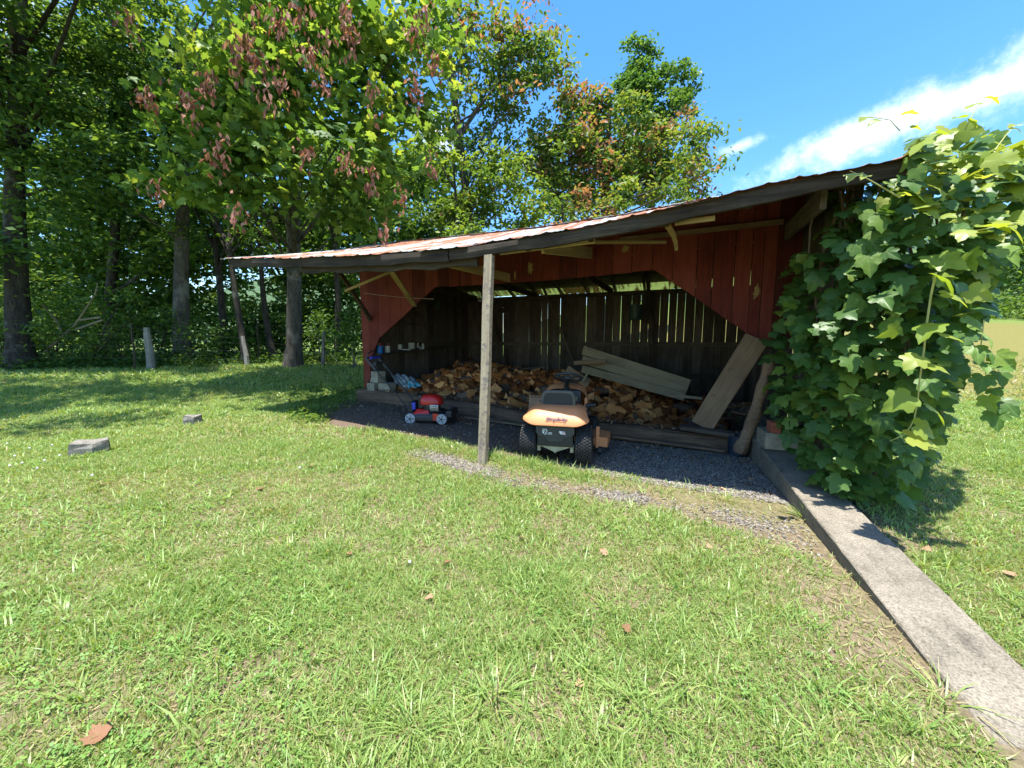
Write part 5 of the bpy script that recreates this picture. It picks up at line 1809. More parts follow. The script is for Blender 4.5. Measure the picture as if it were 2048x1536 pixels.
# clover and small broad leaves among the grass
trif = ([], [])
for a in (0, 2.1, 4.2):
    b = len(trif[0])
    c_, s__ = math.cos(a), math.sin(a)
    for (r_, w_, z_) in ((0.06, 0, 0), (0.5, -.34, .05), (0.95, -.2, 0.0), (0.86, 0, .03), (0.95, .2, 0.0), (0.5, .34, .05)):
        trif[0].append((r_ * c_ - w_ * s__, r_ * s__ + w_ * c_, z_))
    trif[1].append(tuple(b + i for i in range(6)))
N = 38000
y = 0.6 + 8.5 * rng.random(N) ** 1.5; x = rng.uniform(-1, 1, N) * (1.42 * y + 1.0)
pm = sstep(vnoise(x + 40, y + 3, 1.0) * .6 + vnoise(x, y + 20, 2.9) * .4, 0.45, 0.62)
s, d = sdv(x, y)
keep = (rng.random(N) < pm) & (rng.random(N) < lawn_density(x, y)) & ~((s > -0.7) & (s < 7.0) & (d > -1.5))
x, y = x[keep], y[keep]; m = len(x)
cl = scatter('clover', [trif], np.zeros(m, int), np.stack([x, y, zg(x, y) + rng.uniform(0.012, 0.045, m)], 1),
             frames(rng.normal(size=(m, 3)) * 0.3 + np.array([0, 0, 1]), spin(m)), rng.uniform(0.009, 0.019, m) * (1 + y * .06), rng.uniform(0, 1, m), [M['clover']])
tag(cl, 'clover leaves mixed into the lawn', 'clover', kind='stuff')

# gravel: loose stones in the yard and along the drip line
stone = ([(-.5, -.35, -.1), (.45, -.4, -.1), (.5, .35, -.1), (-.4, .42, -.1), (-.3, -.2, .32), (.28, -.22, .28), (.3, .2, .3), (-.22, .25, .36)],
         [(0, 1, 5, 4), (1, 2, 6, 5), (2, 3, 7, 6), (3, 0, 4, 7), (4, 5, 6, 7)])
stone2 = ([(-.5, -.2, -.1), (.1, -.5, -.1), (.55, .1, -.1), (-.1, .45, -.1), (-.15, -.12, .4), (.2, .05, .33), (-.05, .2, .36)],
          [(0, 1, 4), (1, 5, 4), (1, 2, 5), (2, 6, 5), (2, 3, 6), (3, 0, 4), (3, 4, 6), (4, 5, 6)])
N = 20000
s = rng.uniform(-0.62, 3.0, N); d = rng.uniform(-1.9, -0.2, N)
k1 = rng.random(N) < sstep(s + 0.6 * (vnoise(s, d, 1.5) - .5), 2.6, 1.0) * 0.95
s2 = rng.uniform(-0.3, 3.9, N // 2)
d2 = -2.42 + 0.10 * np.sin(s2 * 2.1) - 0.16 * sstep(s2, 2.5, -0.5) + rng.normal(size=N // 2) * (0.09 + 0.06 * sstep(s2, 1.5, -0.3))
k2 = rng.random(N // 2) < 0.14 + 0.6 * sstep(vnoise(s2, d2, 1.9), 0.40, 0.62)
s3 = rng.uniform(-0.3, 6.5, 2600); d3 = rng.uniform(-1.7, -0.2, 2600)
S3 = np.concatenate([s[k1], s2[k2], s3]); D3 = np.concatenate([d[k1], d2[k2], d3])
pale = np.concatenate([np.zeros(k1.sum()), np.ones(k2.sum()) * -.12, np.zeros(2600)])
x = O.x + E1.x * S3 + E2.x * D3; y = O.y + E1.y * S3 + E2.y * D3
ok = (x < wall_x(y) - 0.02)
x, y, pale, D3 = x[ok], y[ok], pale[ok], D3[ok]; m = len(x)
zst = np.where(D3 > -1.75, gz(x, y) + 0.024, zg(x, y) + 0.006)
gvl = scatter('gravel', [stone, stone2], rng.integers(0, 2, m), np.stack([x, y, zst], 1),
              frames(rng.normal(size=(m, 3)) * 0.35 + np.array([0, 0, 1]), spin(m)), np.stack([rng.uniform(.009, .032, m), rng.uniform(.009, .027, m), rng.uniform(.006, .020, m)], 1),
              np.clip(rng.beta(1.1, 1.3, m) + pale, 0, 1), [M['gravel']])
tag(gvl, 'grey crushed gravel in the yard and along the drip line', 'gravel', kind='stuff')


# tall tufts of coarse grass, each a plant of its own
def tuft(px, py, label, n, h, spread=0.9, dry=0.1, width=0.007, base=0.05):
    p = on_ground(px, py)
    tn = np.clip(rng.normal(0.6, .2, n), .2, 1); tn[rng.random(n) < dry] = 0.1
    hh = rng.uniform(.5, 1.0, n) * h
    off = rng.normal(size=(n, 2)) * base
    out = np.concatenate([off / base, np.ones((n, 1)) * 0], 1) + rng.normal(size=(n, 3)) * .3; out[:, 2] = 0
    lean = out * spread * rng.uniform(.3, 1, n)[:, None] + np.array([0, 0, 1.0])
    o = scatter('grass_tuft', [blade(b, 4) for b in (.3, .7, 1.1)], rng.integers(0, 3, n), np.concatenate([off, np.zeros((n, 1)) - .01], 1),
                frames(lean, out), np.stack([rng.uniform(.7, 1.3, n) * width, hh, hh], 1), tn, [M['grass']])
    o.location = (p.x, p.y, zg(p.x, p.y).item())
    return tag(o, label, 'grass tuft', 'coarse grass tufts in the lawn')


tuft(830, 1465, 'big spreading grass tuft at the bottom of the lawn, left of the twin stalks', 80, 0.21, 1.2, .1, .007, .05)
tuft(990, 1400, 'grass tuft with two pale upright stalks near the bottom of the lawn', 70, 0.22, 1.3, .1, .006, .04)
tuft(1300, 1420, 'loose grass tuft near the bottom, right of the twin stalks', 46, 0.20, 1.1, .15, .006, .09)
tuft(120, 1240, 'bright yellow-green tuft at the far left of the lawn', 90, 0.17, .8, .0, .008, .12)
tuft(350, 1120, 'wispy grass tuft on the left of the lawn below the large stone', 40, 0.16, .9)
tuft(780, 1145, 'bluish upright tuft in the middle of the lawn', 36, 0.13, .5)
tuft(520, 1075, 'low spreading tuft left of the lawn centre', 60, 0.14, 1.1, base=.04)
tuft(1450, 1005, 'pale dry tuft on the drip line in front of the gravel', 60, 0.17, .6, .4, .006, .04)
tuft(1385, 985, 'small tuft beside the pale dry one in front of the gravel', 24, 0.14, .7, .2)
tuft(1250, 965, 'green tuft at the shade edge right of the riding mower', 30, 0.15, .7)
tuft(1612, 1040, 'broad-bladed dark green tuft against the concrete wall', 34, 0.22, .9, .0, .014, .03)
tuft(1720, 1160, 'straggly tuft at the foot of the concrete wall', 26, 0.13, 1.0)
tuft(1890, 1395, 'tuft leaning over the near end of the concrete wall', 34, 0.17, 1.0)
tuft(1000, 905, 'bright grass tuft at the foot of the eave post', 60, 0.15, .7, .0, .008, .08)
tuft(1130, 925, 'bright tuft in front of the riding mower wheels', 60, 0.13, .7, .05, .008, .14)
tuft(930, 898, 'bright tuft on the shade edge left of the eave post', 40, 0.13, .7, .05, .008, .1)
stk = MB()
p = on_ground(985, 1405)
for dx in (0, 0.02):
    stk.tube([(dx, 0, 0), (dx + .003, -.05, .09), (dx + .012, -.11, .20)], [.0022, .002, .001], 5)
o = stk.obj('grass_stalk', M['panel'], loc=(p.x, p.y, p.z)); tag(o, 'pair of pale bare stalks rising from the tuft near the bottom', 'grass stalk')

# ------------------------------------------------------------------ leaf shapes
def leaf_outline(kind):
    """palmate leaf: tip along +y, stalk at the origin"""
    if kind == 'grape':
        half = [(0.0, 0.06), (0.16, -0.10), (0.36, -0.06), (0.50, 0.12), (0.42, 0.22), (0.56, 0.42), (0.50, 0.56), (0.32, 0.58), (0.26, 0.66), (0.22, 0.82), (0.10, 0.92), (0.0, 1.05)]
    else:
        half = [(0.0, 0.0), (0.22, -0.06), (0.30, 0.06), (0.55, 0.20), (0.42, 0.36), (0.58, 0.62), (0.34, 0.56), (0.20, 0.60), (0.24, 0.80), (0.10, 0.84), (0.0, 1.08)]
    pts = half + [(-x, y) for x, y in half[-2:0:-1]]
    vs = [(0.0, 0.36, 0.0)]
    for x, y in pts:
        r2 = x * x + (y - .4) ** 2
        vs.append((x, y, 0.10 * abs(x) - 0.22 * r2 + 0.02 * math.sin(9 * x + 7 * y)))
    n = len(pts)
    fs = [(0, 1 + k, 1 + (k + 1) % n) for k in range(n)]
    return vs, fs


grape_t = leaf_outline('grape'); maple_t = leaf_outline('maple')
simple_t = ([(0, 0, 0), (-.30, .45, .07), (0, 1, -.06), (.30, .45, .07)], [(0, 3, 2), (0, 2, 1)])
simple2_t = ([(0, 0, 0), (-.22, .3, .05), (-.2, .7, .02), (0, 1, -.1), (.2, .7, .02), (.22, .3, .05)], [(0, 5, 4, 3), (0, 3, 2, 1)])
dead_t = ([(0, 0, 0), (-.24, .40, .16), (0.04, 1, .0), (.26, .5, .14), (.0, .5, -.10)], [(0, 4, 2, 1), (0, 3, 2, 4)])


def tm(vs, warp):
    """one leaf mesh with its own curl"""
    a, b, c = warp
    return [(x, y, z + a * y * y - b * abs(x) + c * x * y) for x, y, z in vs]


# ------------------------------------------------------------------ grape vine over the right end of the shed
vine = thing('grape_vine', 'large grape vine with lobed leaves swallowing the right end of the shed', 'grape vine', (3.2, 3.5, 0.2))
VP = [(1690, 395), (1655, 440), (1650, 480), (1600, 500), (1565, 545), (1570, 580), (1548, 640), (1530, 690), (1545, 760), (1552, 830), (1572, 880),
      (1600, 925), (1640, 955), (1690, 1005), (1760, 1048), (1800, 1058), (1805, 1005), (1830, 955), (1852, 900), (1888, 850), (1898, 790), (1915, 730), (1935, 690), (1960, 645), (1985, 600), (1992, 555), (1985, 515), (2005, 475), (2060, 430), (2130, 380), (2130, 300),
      (2040, 290), (1990, 285), (1930, 250), (1865, 255), (1810, 300), (1800, 318), (1812, 372), (1740, 398)]


def in_poly(px, py, poly):
    px = np.asarray(px); py = np.asarray(py)
    c = np.zeros(px.shape, bool)
    n = len(poly)
    for i in range(n):
        x0, y0 = poly[i]; x1, y1 = poly[(i + 1) % n]
        if y0 == y1: continue
        t = (py - y0) / (y1 - y0)
        c ^= ((y0 > py) != (y1 > py)) & (px < x0 + t * (x1 - x0))
    return c


def vine_depth(px, py):
    return np.interp(px, [1530, 1600, 1700, 1800, 1900, 2060, 2150], [4.25, 3.85, 3.25, 2.9, 2.75, 2.7, 2.8])


def vine_points(n, lo, hi):
    out = []
    while len(out) < n:
        px = rng.uniform(1520, 2135, 400); py = rng.uniform(240, 1062, 400)
        k = in_poly(px, py, VP)
        for a, b in zip(px[k], py[k]):
            Y = float(vine_depth(a, b)) + rng.uniform(lo, hi)
            out.append((tuple(PX(a, b, Y)), a, b))
            if len(out) >= n: break
    return out


def vine_rot(n, pys):
    nrm = np.array([-.35, -.55, .85]) + rng.normal(size=(n, 3)) * 0.42
    fwd = np.array([-.15, -.5, -.8]) + rng.normal(size=(n, 3)) * 0.45
    return frames(nrm, fwd)


vmesh = []
for k in range(6):
    mb = MB().add(tm(grape_t[0], (random.uniform(-.5, .1), random.uniform(-.25, .45), random.uniform(-.4, .4))), grape_t[1])
    me = bpy.data.meshes.new('leaf'); me.from_pydata(mb.v, [], mb.f)
    me.polygons.foreach_set('use_smooth', [True] * len(me.polygons))
    me.materials.append(M['vine_obj']); vmesh.append(me)
ymesh = []
for k in range(3):
    me = vmesh[k].copy(); me.materials.clear(); me.materials.append(M['vine_young_backlit']); ymesh.append(me)


def put_leaf(me, p, Rm, sc_, parent):
    o = bpy.data.objects.new('leaf', me)
    m4 = Matrix(Rm.tolist()).to_4x4()
    o.matrix_local = Matrix.Translation(Vector(p) - parent.location) @ m4 @ Matrix.Diagonal((sc_, sc_, sc_, 1))
    return link(o, parent)


vpts = vine_points(256, 0.0, 0.40)
Rv = vine_rot(len(vpts), None)
for k, (p, a, b) in enumerate(vpts):
    young = (b < 340 and rng.random() < 0.75) or (b < 450 and a > 1800 and rng.random() < .55) or (a > 1880 and rng.random() < .3) or rng.random() < 0.05  # besides young growth, yellow at the top and right paints in backlight
    sz = rng.uniform(0.10, 0.18) * (0.8 if b > 900 else 1.0)
    put_leaf((ymesh[k % 3] if young else vmesh[k % 6]), p, Rv[k], sz * (.8 if young else 1), vine)
vb = vine_points(1750, 0.10, 0.95)
for k in range(170):
    a, b = rng.uniform(1600, 1700), rng.uniform(620, 985)
    if in_poly(a, b, VP): vb.append((tuple(PX(a, b, float(vine_depth(a, b)) + rng.uniform(-.12, .15))), a, b))
for k in range(330):
    a, b = rng.uniform(1640, 1815), rng.uniform(352, 640)
    vb.append((tuple(PX(a, b, float(vine_depth(a, b)) + rng.uniform(.55, 1.0))), a, b))
pb_ = np.array([q[0] for q in vb]) - np.array(vine.location)
vf = scatter('foliage', [(tm(grape_t[0], w), grape_t[1]) for w in ((-.1, .1, .1), (-.2, 0, -.1), (0, .15, 0))], rng.integers(0, 3, len(vb)), pb_, vine_rot(len(vb), None),
             rng.uniform(.09, .17, len(vb)), np.where((np.array([q[2] for q in vb]) < 440) & (np.array([q[1] for q in vb]) > 1790) & (rng.random(len(vb)) < .55), 1.0, rng.random(len(vb)) * .92), [M['vine']], vine, True)  # full yellow tint at the top right paints in the backlight
vf['kind'] = 'stuff'
# stems, the long young shoot, tendrils
vs_ = MB()
for k in range(14):
    x0 = rng.uniform(1640, 1990); y0 = rng.uniform(340, 500); y1 = rng.uniform(750, 1020)
    Y0 = float(vine_depth(x0, 0)) + 0.5
    x1 = x0 + rng.uniform(-60, 40); x1 = min(x1, 1890 - (y1 - 800) * .4) if y1 > 800 else x1
    pts = [PX(x0 + (x1 - x0) * t + 18 * math.sin(t * 7 + k), y0 + (y1 - y0) * t, Y0 - .1 * t + .05 * math.sin(5 * t + k)) - vine.location for t in np.linspace(0, 1, 9)]
    vs_.tube(pts, [0.010 - 0.006 * t for t in np.linspace(0, 1, 9)], 5)
for k in range(4):
    p0 = Vector((3.35 + .15 * k, 4.6 - .25 * k, .1)); p1 = PX(1700 + 50 * k, 380, 3.9 - .15 * k)
    vs_.tube([(p0.lerp(p1, t) + Vector((.08 * math.sin(t * 6 + k), .05 * math.cos(t * 8), 0)) - vine.location) for t in np.linspace(0, 1, 12)], [0.025 - .012 * t for t in np.linspace(0, 1, 12)], 6)
vs_.obj('vine_stem', M['vine_stem'], vine, smooth=True)


def shoot(pxs, Y, r0, r1, leaves, size):
    pts = [PX(x, y, Y + 0.02 * k) - vine.location for k, (x, y) in enumerate(pxs)]
    sm = []
    for k in range(len(pts) - 1):
        for j in range(4): sm.append(pts[k].lerp(pts[k + 1], j / 4))
    sm.append(pts[-1])
    MB().tube(sm, [r0 + (r1 - r0) * k / (len(sm) - 1) for k in range(len(sm))], 6).obj('shoot', M['shoot'], vine, smooth=True)
    for (x, y, sx_) in leaves:
        p = PX(x, y, Y - 0.03)
        nrm = np.array([[sx_ * .1, -.45, .9]]) + rng.normal(size=(1, 3)) * .2
        fw_ = np.array([[sx_ * 1.0, -.3, -.55]]) + rng.normal(size=(1, 3)) * .2
        put_leaf(ymesh[rng.integers(0, 3)], p, frames(nrm, fw_)[0], size * rng.uniform(.8, 1.2), vine)


shoot([(1872, 545), (1862, 590), (1853, 650), (1848, 700), (1838, 770), (1836, 800), (1828, 840), (1812, 868), (1780, 882)], 2.62, 0.0075, 0.003,
      [(1868, 545, 1), (1885, 585, 1), (1880, 665, 1), (1872, 645, -1), (1840, 710, -1), (1850, 725, 1), (1825, 790, -1), (1855, 810, 1), (1830, 850, 1), (1815, 870, 1)], 0.15)
shoot([(1800, 395), (1760, 372), (1725, 352), (1700, 342)], 2.9, 0.006, 0.002, [(1795, 385, 1), (1770, 362, 1), (1735, 350, -1), (1712, 345, -1)], 0.085)
shoot([(1900, 470), (1950, 462), (2000, 452), (2060, 440)], 2.6, 0.006, 0.003, [(1935, 458, -1), (1965, 452, 1), (2005, 448, 1), (2040, 440, 1)], 0.13)
shoot([(1930, 260), (1952, 215), (1970, 195), (2010, 180)], 2.8, 0.004, 0.0015, [(1935, 240, 1), (1955, 205, -1), (1972, 195, 1), (1925, 235, -1)], 0.085)
shoot([(1800, 262), (1780, 240), (1742, 234), (1715, 234)], 2.85, 0.004, 0.0015, [(1802, 230, 1), (1758, 238, -1), (1735, 234, -1), (1820, 255, 1)], 0.08)
shoot([(1990, 300), (2012, 270), (2030, 252), (2048, 245)], 2.7, 0.004, 0.0015, [(2020, 255, 1), (2035, 250, -1)], 0.07)
shoot([(1968, 640), (1962, 690), (1966, 720), (1974, 760), (1990, 800), (1994, 830)], 2.6, 0.004, 0.002, [], 0.10)
for (a, b) in ((1965, 665), (1950, 690), (1972, 700), (1990, 708), (1962, 722), (1985, 735), (1968, 750), (1996, 742), (1985, 775), (1975, 790), (2000, 800), (1990, 820)):
    put_leaf(vmesh[rng.integers(0, 6)], PX(a, b, 2.58), vine_rot(1, None)[0], rng.uniform(.09, .13), vine)

# ------------------------------------------------------------------ trees
def trunk_mesh(base, top, r0, r1, limbs, name, mat, parent, bend=0.2, n=14):
    """trunk and limbs as one tapering skin of tubes; coordinates relative to base"""
    mb = MB()
    b, t = Vector((0, 0, -0.2)), Vector(top) - Vector(base)
    L = t.length
    path, rad = [], []
    ph_ = random.uniform(0, 6)
    for k in range(15):
        f = k / 14
        path.append(b.lerp(t, f) + Vector((math.sin(f * 4 + ph_), math.cos(f * 3.3 + ph_), 0)) * bend * f * (1 - f * .5))
        rad.append((r0 + (r1 - r0) * f) * (1 + 0.55 * math.exp(-f * L / 0.35)))
    mb.tube(path, rad, n, wob=0.05)
    for (f0, end, rl) in limbs:
        k = min(13, int(f0 * 14))
        s = path[k].lerp(path[k + 1], f0 * 14 - k)
        e = Vector(end) - Vector(base)
        mid_ = s.lerp(e, 0.5) + Vector((random.uniform(-.2, .2), random.uniform(-.2, .2), random.uniform(-.05, .35))) * (e - s).length * 0.25
        pl_, rr = [], []
        for j in range(8):
            u = j / 7
            pl_.append(s * (1 - u) ** 2 + mid_ * 2 * u * (1 - u) + e * u * u + Vector((random.uniform(-1, 1), random.uniform(-1, 1), random.uniform(-1, 1))) * 0.03 * (j > 0))
            rr.append(rl * (1 - 0.85 * u))
        mb.tube(pl_, rr, 6)
    return mb.obj(name, mat, parent, smooth=True)


def cloud(ells, per_m3, spread, rng_):
    """clump centres biased to the outside of some ellipsoids (centre, radii)"""
    out = []
    for c, r_ in ells:
        n = max(3, int(per_m3 * r_[0] * r_[1] * r_[2] * 4))
        v = rng_.normal(size=(n, 3)); v /= np.linalg.norm(v, axis=1, keepdims=True)
        v *= (rng_.random(n) ** 0.5)[:, None]
        out.append(np.array(c) + v * np.array(r_))
    return np.concatenate(out)


def leaves_at(cl, per, rad, flat=0.55):
    n = len(cl) * per
    c = np.repeat(cl, per, 0)
    rr = np.repeat(rng.uniform(.6, 1.3, len(cl)) * rad, per)
    v = rng.normal(size=(n, 3)) * np.array([1, 1, flat])
    p = c + v * rr[:, None] * 0.6
    p[:, 2] -= 0.25 * np.abs(v[:, 0] * v[:, 1]) * rr * .3
    return p, c


def leaf_frames(n, up=0.9, rnd=0.6, drop=0.55):
    nrm = rng.normal(size=(n, 3)) * rnd + np.array([0, 0, up])
    fwd = spin(n) + np.array([0, 0, -drop]) + rng.normal(size=(n, 3)) * .25
    return frames(nrm, fwd)


def tree(name, label, base, top, r0, ells, mat, size, per_m3=0.55, per=60, rad=0.55, bark_='bark', nl=12, tmpl=(simple_t,), lo=0.0, hi=1.0, group=None,
         bend=0.25, dead=0.0, up=0.9, cat='tree', r1=None, limb_r=0.08, leafdrop=.55, crown_kind='stuff'):
    base = Vector(base)
    t = thing(name, label, cat, base, group=group)
    cl = cloud(ells, per_m3, 0, rng)
    L = (Vector(top) - base).length
    limbs = []
    for k in range(nl):
        e = cl[rng.integers(0, len(cl))]
        f = min(.95, max(0.25, (e[2] - base.z) / max(L, .1) * rng.uniform(.55, .85)))
        limbs.append((f, e, limb_r * rng.uniform(.4, 1.1)))
    trunk_mesh(base, top, r0, r1 or r0 * 0.35, limbs, 'trunk', M[bark_], t, bend)
    p, c = leaves_at(cl, per, rad)
    n = len(p)
    ctint = np.repeat(rng.normal(0, .16, len(cl)), per)
    tn = np.clip(rng.uniform(lo, hi, n) + ctint, 0, 1)
    if dead: tn = np.where(np.repeat(rng.random(len(cl)) < dead, per) & (rng.random(n) < .6), rng.uniform(.84, 1, n), np.minimum(tn, .8))
    cr = scatter('crown', list(tmpl), rng.integers(0, len(tmpl), n), p - np.array(base), leaf_frames(n, up, drop=leafdrop), size * rng.uniform(.65, 1.25, n), tn, [M[mat]], t)
    if crown_kind: cr['kind'] = crown_kind
    return t, cl


def gp(px, py, Y):
    p = PX(px, py, Y); return (p.x, p.y, gzf(p.x, p.y))


def EL(px, py, Y, rx, ry, rz): return (tuple(PX(px, py, Y)), (rx, ry, rz))


G_L = 'tall trees along the left fence line'
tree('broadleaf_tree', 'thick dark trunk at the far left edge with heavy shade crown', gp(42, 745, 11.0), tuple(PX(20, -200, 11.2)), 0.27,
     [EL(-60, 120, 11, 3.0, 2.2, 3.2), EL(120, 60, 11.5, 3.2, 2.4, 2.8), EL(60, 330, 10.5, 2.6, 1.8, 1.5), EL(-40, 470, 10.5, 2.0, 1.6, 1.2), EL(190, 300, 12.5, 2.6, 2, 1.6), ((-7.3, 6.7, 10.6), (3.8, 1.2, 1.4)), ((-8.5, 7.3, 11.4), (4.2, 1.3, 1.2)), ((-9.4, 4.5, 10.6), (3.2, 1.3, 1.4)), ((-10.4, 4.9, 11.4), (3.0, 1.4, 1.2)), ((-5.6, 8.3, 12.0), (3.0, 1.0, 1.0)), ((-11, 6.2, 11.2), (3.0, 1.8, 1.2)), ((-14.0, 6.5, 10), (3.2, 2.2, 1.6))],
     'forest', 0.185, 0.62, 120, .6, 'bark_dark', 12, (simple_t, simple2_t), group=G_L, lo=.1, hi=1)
tree('broadleaf_tree', 'forked trunk with pale scars left of the maple', gp(366, 735, 13.6), tuple(PX(352, 60, 14)), 0.26,
     [EL(250, 120, 14, 3.2, 2.4, 3.0), EL(380, 230, 14.5, 3, 2.2, 2.2), EL(300, 400, 13.5, 2.6, 2, 1.3), EL(430, 60, 15, 3, 2.4, 2.6), ((-6.5, 10.4, 12.2), (4.0, 1.5, 1.2)), ((-10, 9.6, 11.6), (3.0, 1.6, 1.3))],
     'forest', 0.185, 0.58, 115, .6, 'bark', 12, (simple_t, simple2_t), group=G_L, lo=.05, hi=.95)
tree('slim_tree', 'slim dark trunk right of the forked tree', gp(447, 722, 15.5), tuple(PX(428, 300, 15.8)), 0.15,
     [EL(430, 330, 16, 1.8, 1.6, 1.6), EL(470, 460, 15.8, 1.5, 1.3, .8)], 'forest', 0.2, 0.7, 80, .5, 'bark_dark', 6, group=G_L)
tree('slim_tree', 'slim trunk leaning left above the tilted grey fence post', gp(492, 716, 13.0), tuple(PX(455, 380, 13.2)), 0.12,
     [EL(455, 380, 13.3, 1.6, 1.4, 1.5), EL(520, 470, 13.4, 1.2, 1.0, .7)], 'forest', 0.2, 0.7, 80, .5, 'bark_dark', 6, group=G_L)
tree('slim_tree', 'thin dark trunk slanting left of the grey maple trunk', gp(548, 700, 16), tuple(PX(500, 420, 16.2)), 0.14,
     [EL(500, 400, 16.2, 1.8, 1.5, 1.3)], 'forest', 0.2, 0.7, 80, .5, 'bark_dark', 5, group=G_L)
tree('slim_tree', 'dim slim trunk between the maple and the shed', gp(672, 700, 15.5), tuple(PX(676, 350, 15.6)), 0.14,
     [EL(690, 380, 15.6, 2.0, 1.6, 1.6), EL(650, 520, 15.5, 1.6, 1.4, .8)], 'forest', 0.2, 0.8, 80, .5, 'bark_dark', 6, group=G_L)
tree('broadleaf_tree', 'tree with thin crown filling the gap above the forked trunk', gp(215, 725, 17), tuple(PX(235, 150, 17)), 0.22,
     [EL(230, 200, 17, 3.2, 2.4, 3.0), EL(150, 420, 16.5, 2.8, 2, 1.6), EL(300, 520, 17, 2.2, 1.8, 1.0)], 'forest', 0.26, 0.7, 80, .6, 'bark_dark', 8, group=G_L)

# the sunlit maple with browned clusters
mb_ = Vector(gp(584, 712, 12.6))
m_ells = [EL(640, 60, 10.2, 2.9, 1.8, 1.7), EL(560, 210, 9.4, 2.6, 1.5, 1.4), EL(420, 330, 9.0, 1.4, 1.1, .75), EL(650, 330, 9.4, 2.3, 1.4, 1.15), EL(770, 200, 10.2, 1.5, 1.4, 2.2),
          EL(480, 130, 9.8, 1.2, 1.1, .9), EL(760, 420, 10.4, 1.2, 1.2, .8), EL(560, 400, 9.6, 1.7, 1.2, .6), EL(370, 380, 8.8, .8, .8, .5), EL(840, 90, 11, 1.2, 1.3, 1.7)]
maple, mcl = tree('maple_tree', 'sunlit maple with drooping browned leaf clusters in front of the dark trees', mb_, tuple(PX(612, -120, 11.6)), 0.24,
                  m_ells, 'maple', 0.195, 1.9, 36, .48, 'bark', 26, (maple_t,), lo=.25, hi=1, limb_r=.07, up=.85, bend=.3, leafdrop=.8)
mmesh = []
mo_mat = leaf_mat('maple_leaf', [(0.0, (0.12, 0.23, 0.045)), (0.6, (0.20, 0.33, 0.065)), (1.0, (0.31, 0.40, 0.075))], 0.5, 0.3, .5, True)
for k in range(4):
    me = bpy.data.meshes.new('leaf'); me.from_pydata(tm(maple_t[0], (random.uniform(-.3, .05), random.uniform(0, .2), random.uniform(-.2, .2))), [], maple_t[1])
    me.materials.append(mo_mat); mmesh.append(me)
near_cl = mcl[np.argsort(np.linalg.norm(mcl - np.array([0, 0, 1.6]), axis=1))[:70]]
lp, _ = leaves_at(near_cl, 4, .5)
lp = lp[:280]
# leaves on the outside of the clumps towards the light and the lawn
lp = lp + np.array([0.10, -0.35, 0.05])
lf = leaf_frames(len(lp), .8, .6, .8)
for k in range(len(lp)):
    put_leaf(mmesh[k % 4], lp[k], lf[k], rng.uniform(.13, .22), maple)
for (px, py) in ((482, 80), (470, 130), (415, 165), (298, 195), (372, 205), (512, 120), (535, 200), (560, 165), (618, 110), (655, 85), (645, 165), (310, 380), (440, 285), (474, 425), (432, 322),
                 (610, 300), (690, 318), (742, 355), (768, 460), (690, 25), (600, 20), (258, 40), (830, 60), (850, 20), (870, 120), (800, 395), (745, 190), (830, 180), (560, 40), (700, 60), (860, 330), (520, 30)):
    c = PX(px, py, float(np.interp(px, [250, 400, 700, 900], [7.9, 7.5, 7.7, 9.2])))
    n = int(rng.uniform(18, 46))
    q = np.array(c) + rng.normal(size=(n, 3)) * np.array([.09, .09, .16])
    f_ = frames(spin(n) + rng.normal(size=(n, 3)) * .3, np.array([0, 0, -1.0]) + rng.normal(size=(n, 3)) * .3)
    scatter('dead_leaves', [dead_t], np.zeros(n, int), q - np.array(maple.location), f_, rng.uniform(.09, .17, n), rng.random(n), [M['dead']], maple)

# trees beyond the roof
tree('walnut_tree', 'tall sparse tree with bare forked limbs against the sky behind the shed', gp(962, 690, 16), tuple(PX(880, -140, 16.5)), 0.24,
     [EL(1000, 120, 16.5, 2.4, 1.6, 1.7), EL(1090, 150, 16.5, 1.1, 1.0, 1.4), EL(930, 60, 16.5, 1.3, 1.2, 1.6), EL(980, 330, 16, 1.7, 1.4, 1.3), EL(900, 240, 16.2, 1.0, 1.0, 1.6), EL(1060, 60, 16.5, .9, .8, 1.0), EL(930, 420, 15.8, 2.0, 1.4, 1.0), EL(1110, 60, 16.5, .8, .8, .9), EL(1000, 220, 16.4, 1.9, 1.3, 1.0), EL(870, 80, 16.5, .8, .9, 1.8)],
     'tip', 0.22, 1.7, 54, .5, 'bark', 22, (simple2_t,), lo=.1, hi=.8, dead=.2, limb_r=.055, bend=.35, leafdrop=1.1)
tree('round_tree', 'broad round-crowned tree mottled with rust-red leaf tips behind the roof', gp(1200, 690, 18), tuple(PX(1215, 180, 18)), 0.25,
     [EL(1200, 305, 18, 3.1, 2.2, 2.5), EL(1120, 340, 17.5, 2.4, 2.0, 1.9), EL(1330, 330, 18, 2.0, 2, 2.0), EL(1150, 230, 18, 1.5, 1.4, 1.0), EL(1375, 220, 18.3, .6, .7, 1.3), EL(1405, 270, 18, .6, .7, .6), EL(1395, 340, 18, 1.0, 1, 1.5)],
     'tip', 0.22, 1.7, 72, .5, 'bark', 18, (simple2_t,), lo=.1, hi=.8, dead=.34, leafdrop=1.0)
tree('poplar_tree', 'dark green pointed tree rising behind the round mottled crown', gp(1310, 680, 25), tuple(PX(1300, 90, 25)), 0.25,
     [EL(1290, 215, 25, 1.9, 1.6, 2.8), EL(1272, 130, 25, .8, .8, 1.5), EL(1300, 105, 25, .55, .6, 1.1), EL(1332, 135, 25, .5, .6, 1.3), EL(1360, 190, 25, 1.2, 1.1, 2.0), EL(1255, 190, 25, .9, .9, 1.6)],
     'poplar', 0.26, 2.4, 70, .42, 'bark_dark', 8, (simple_t,), lo=.1, hi=1)
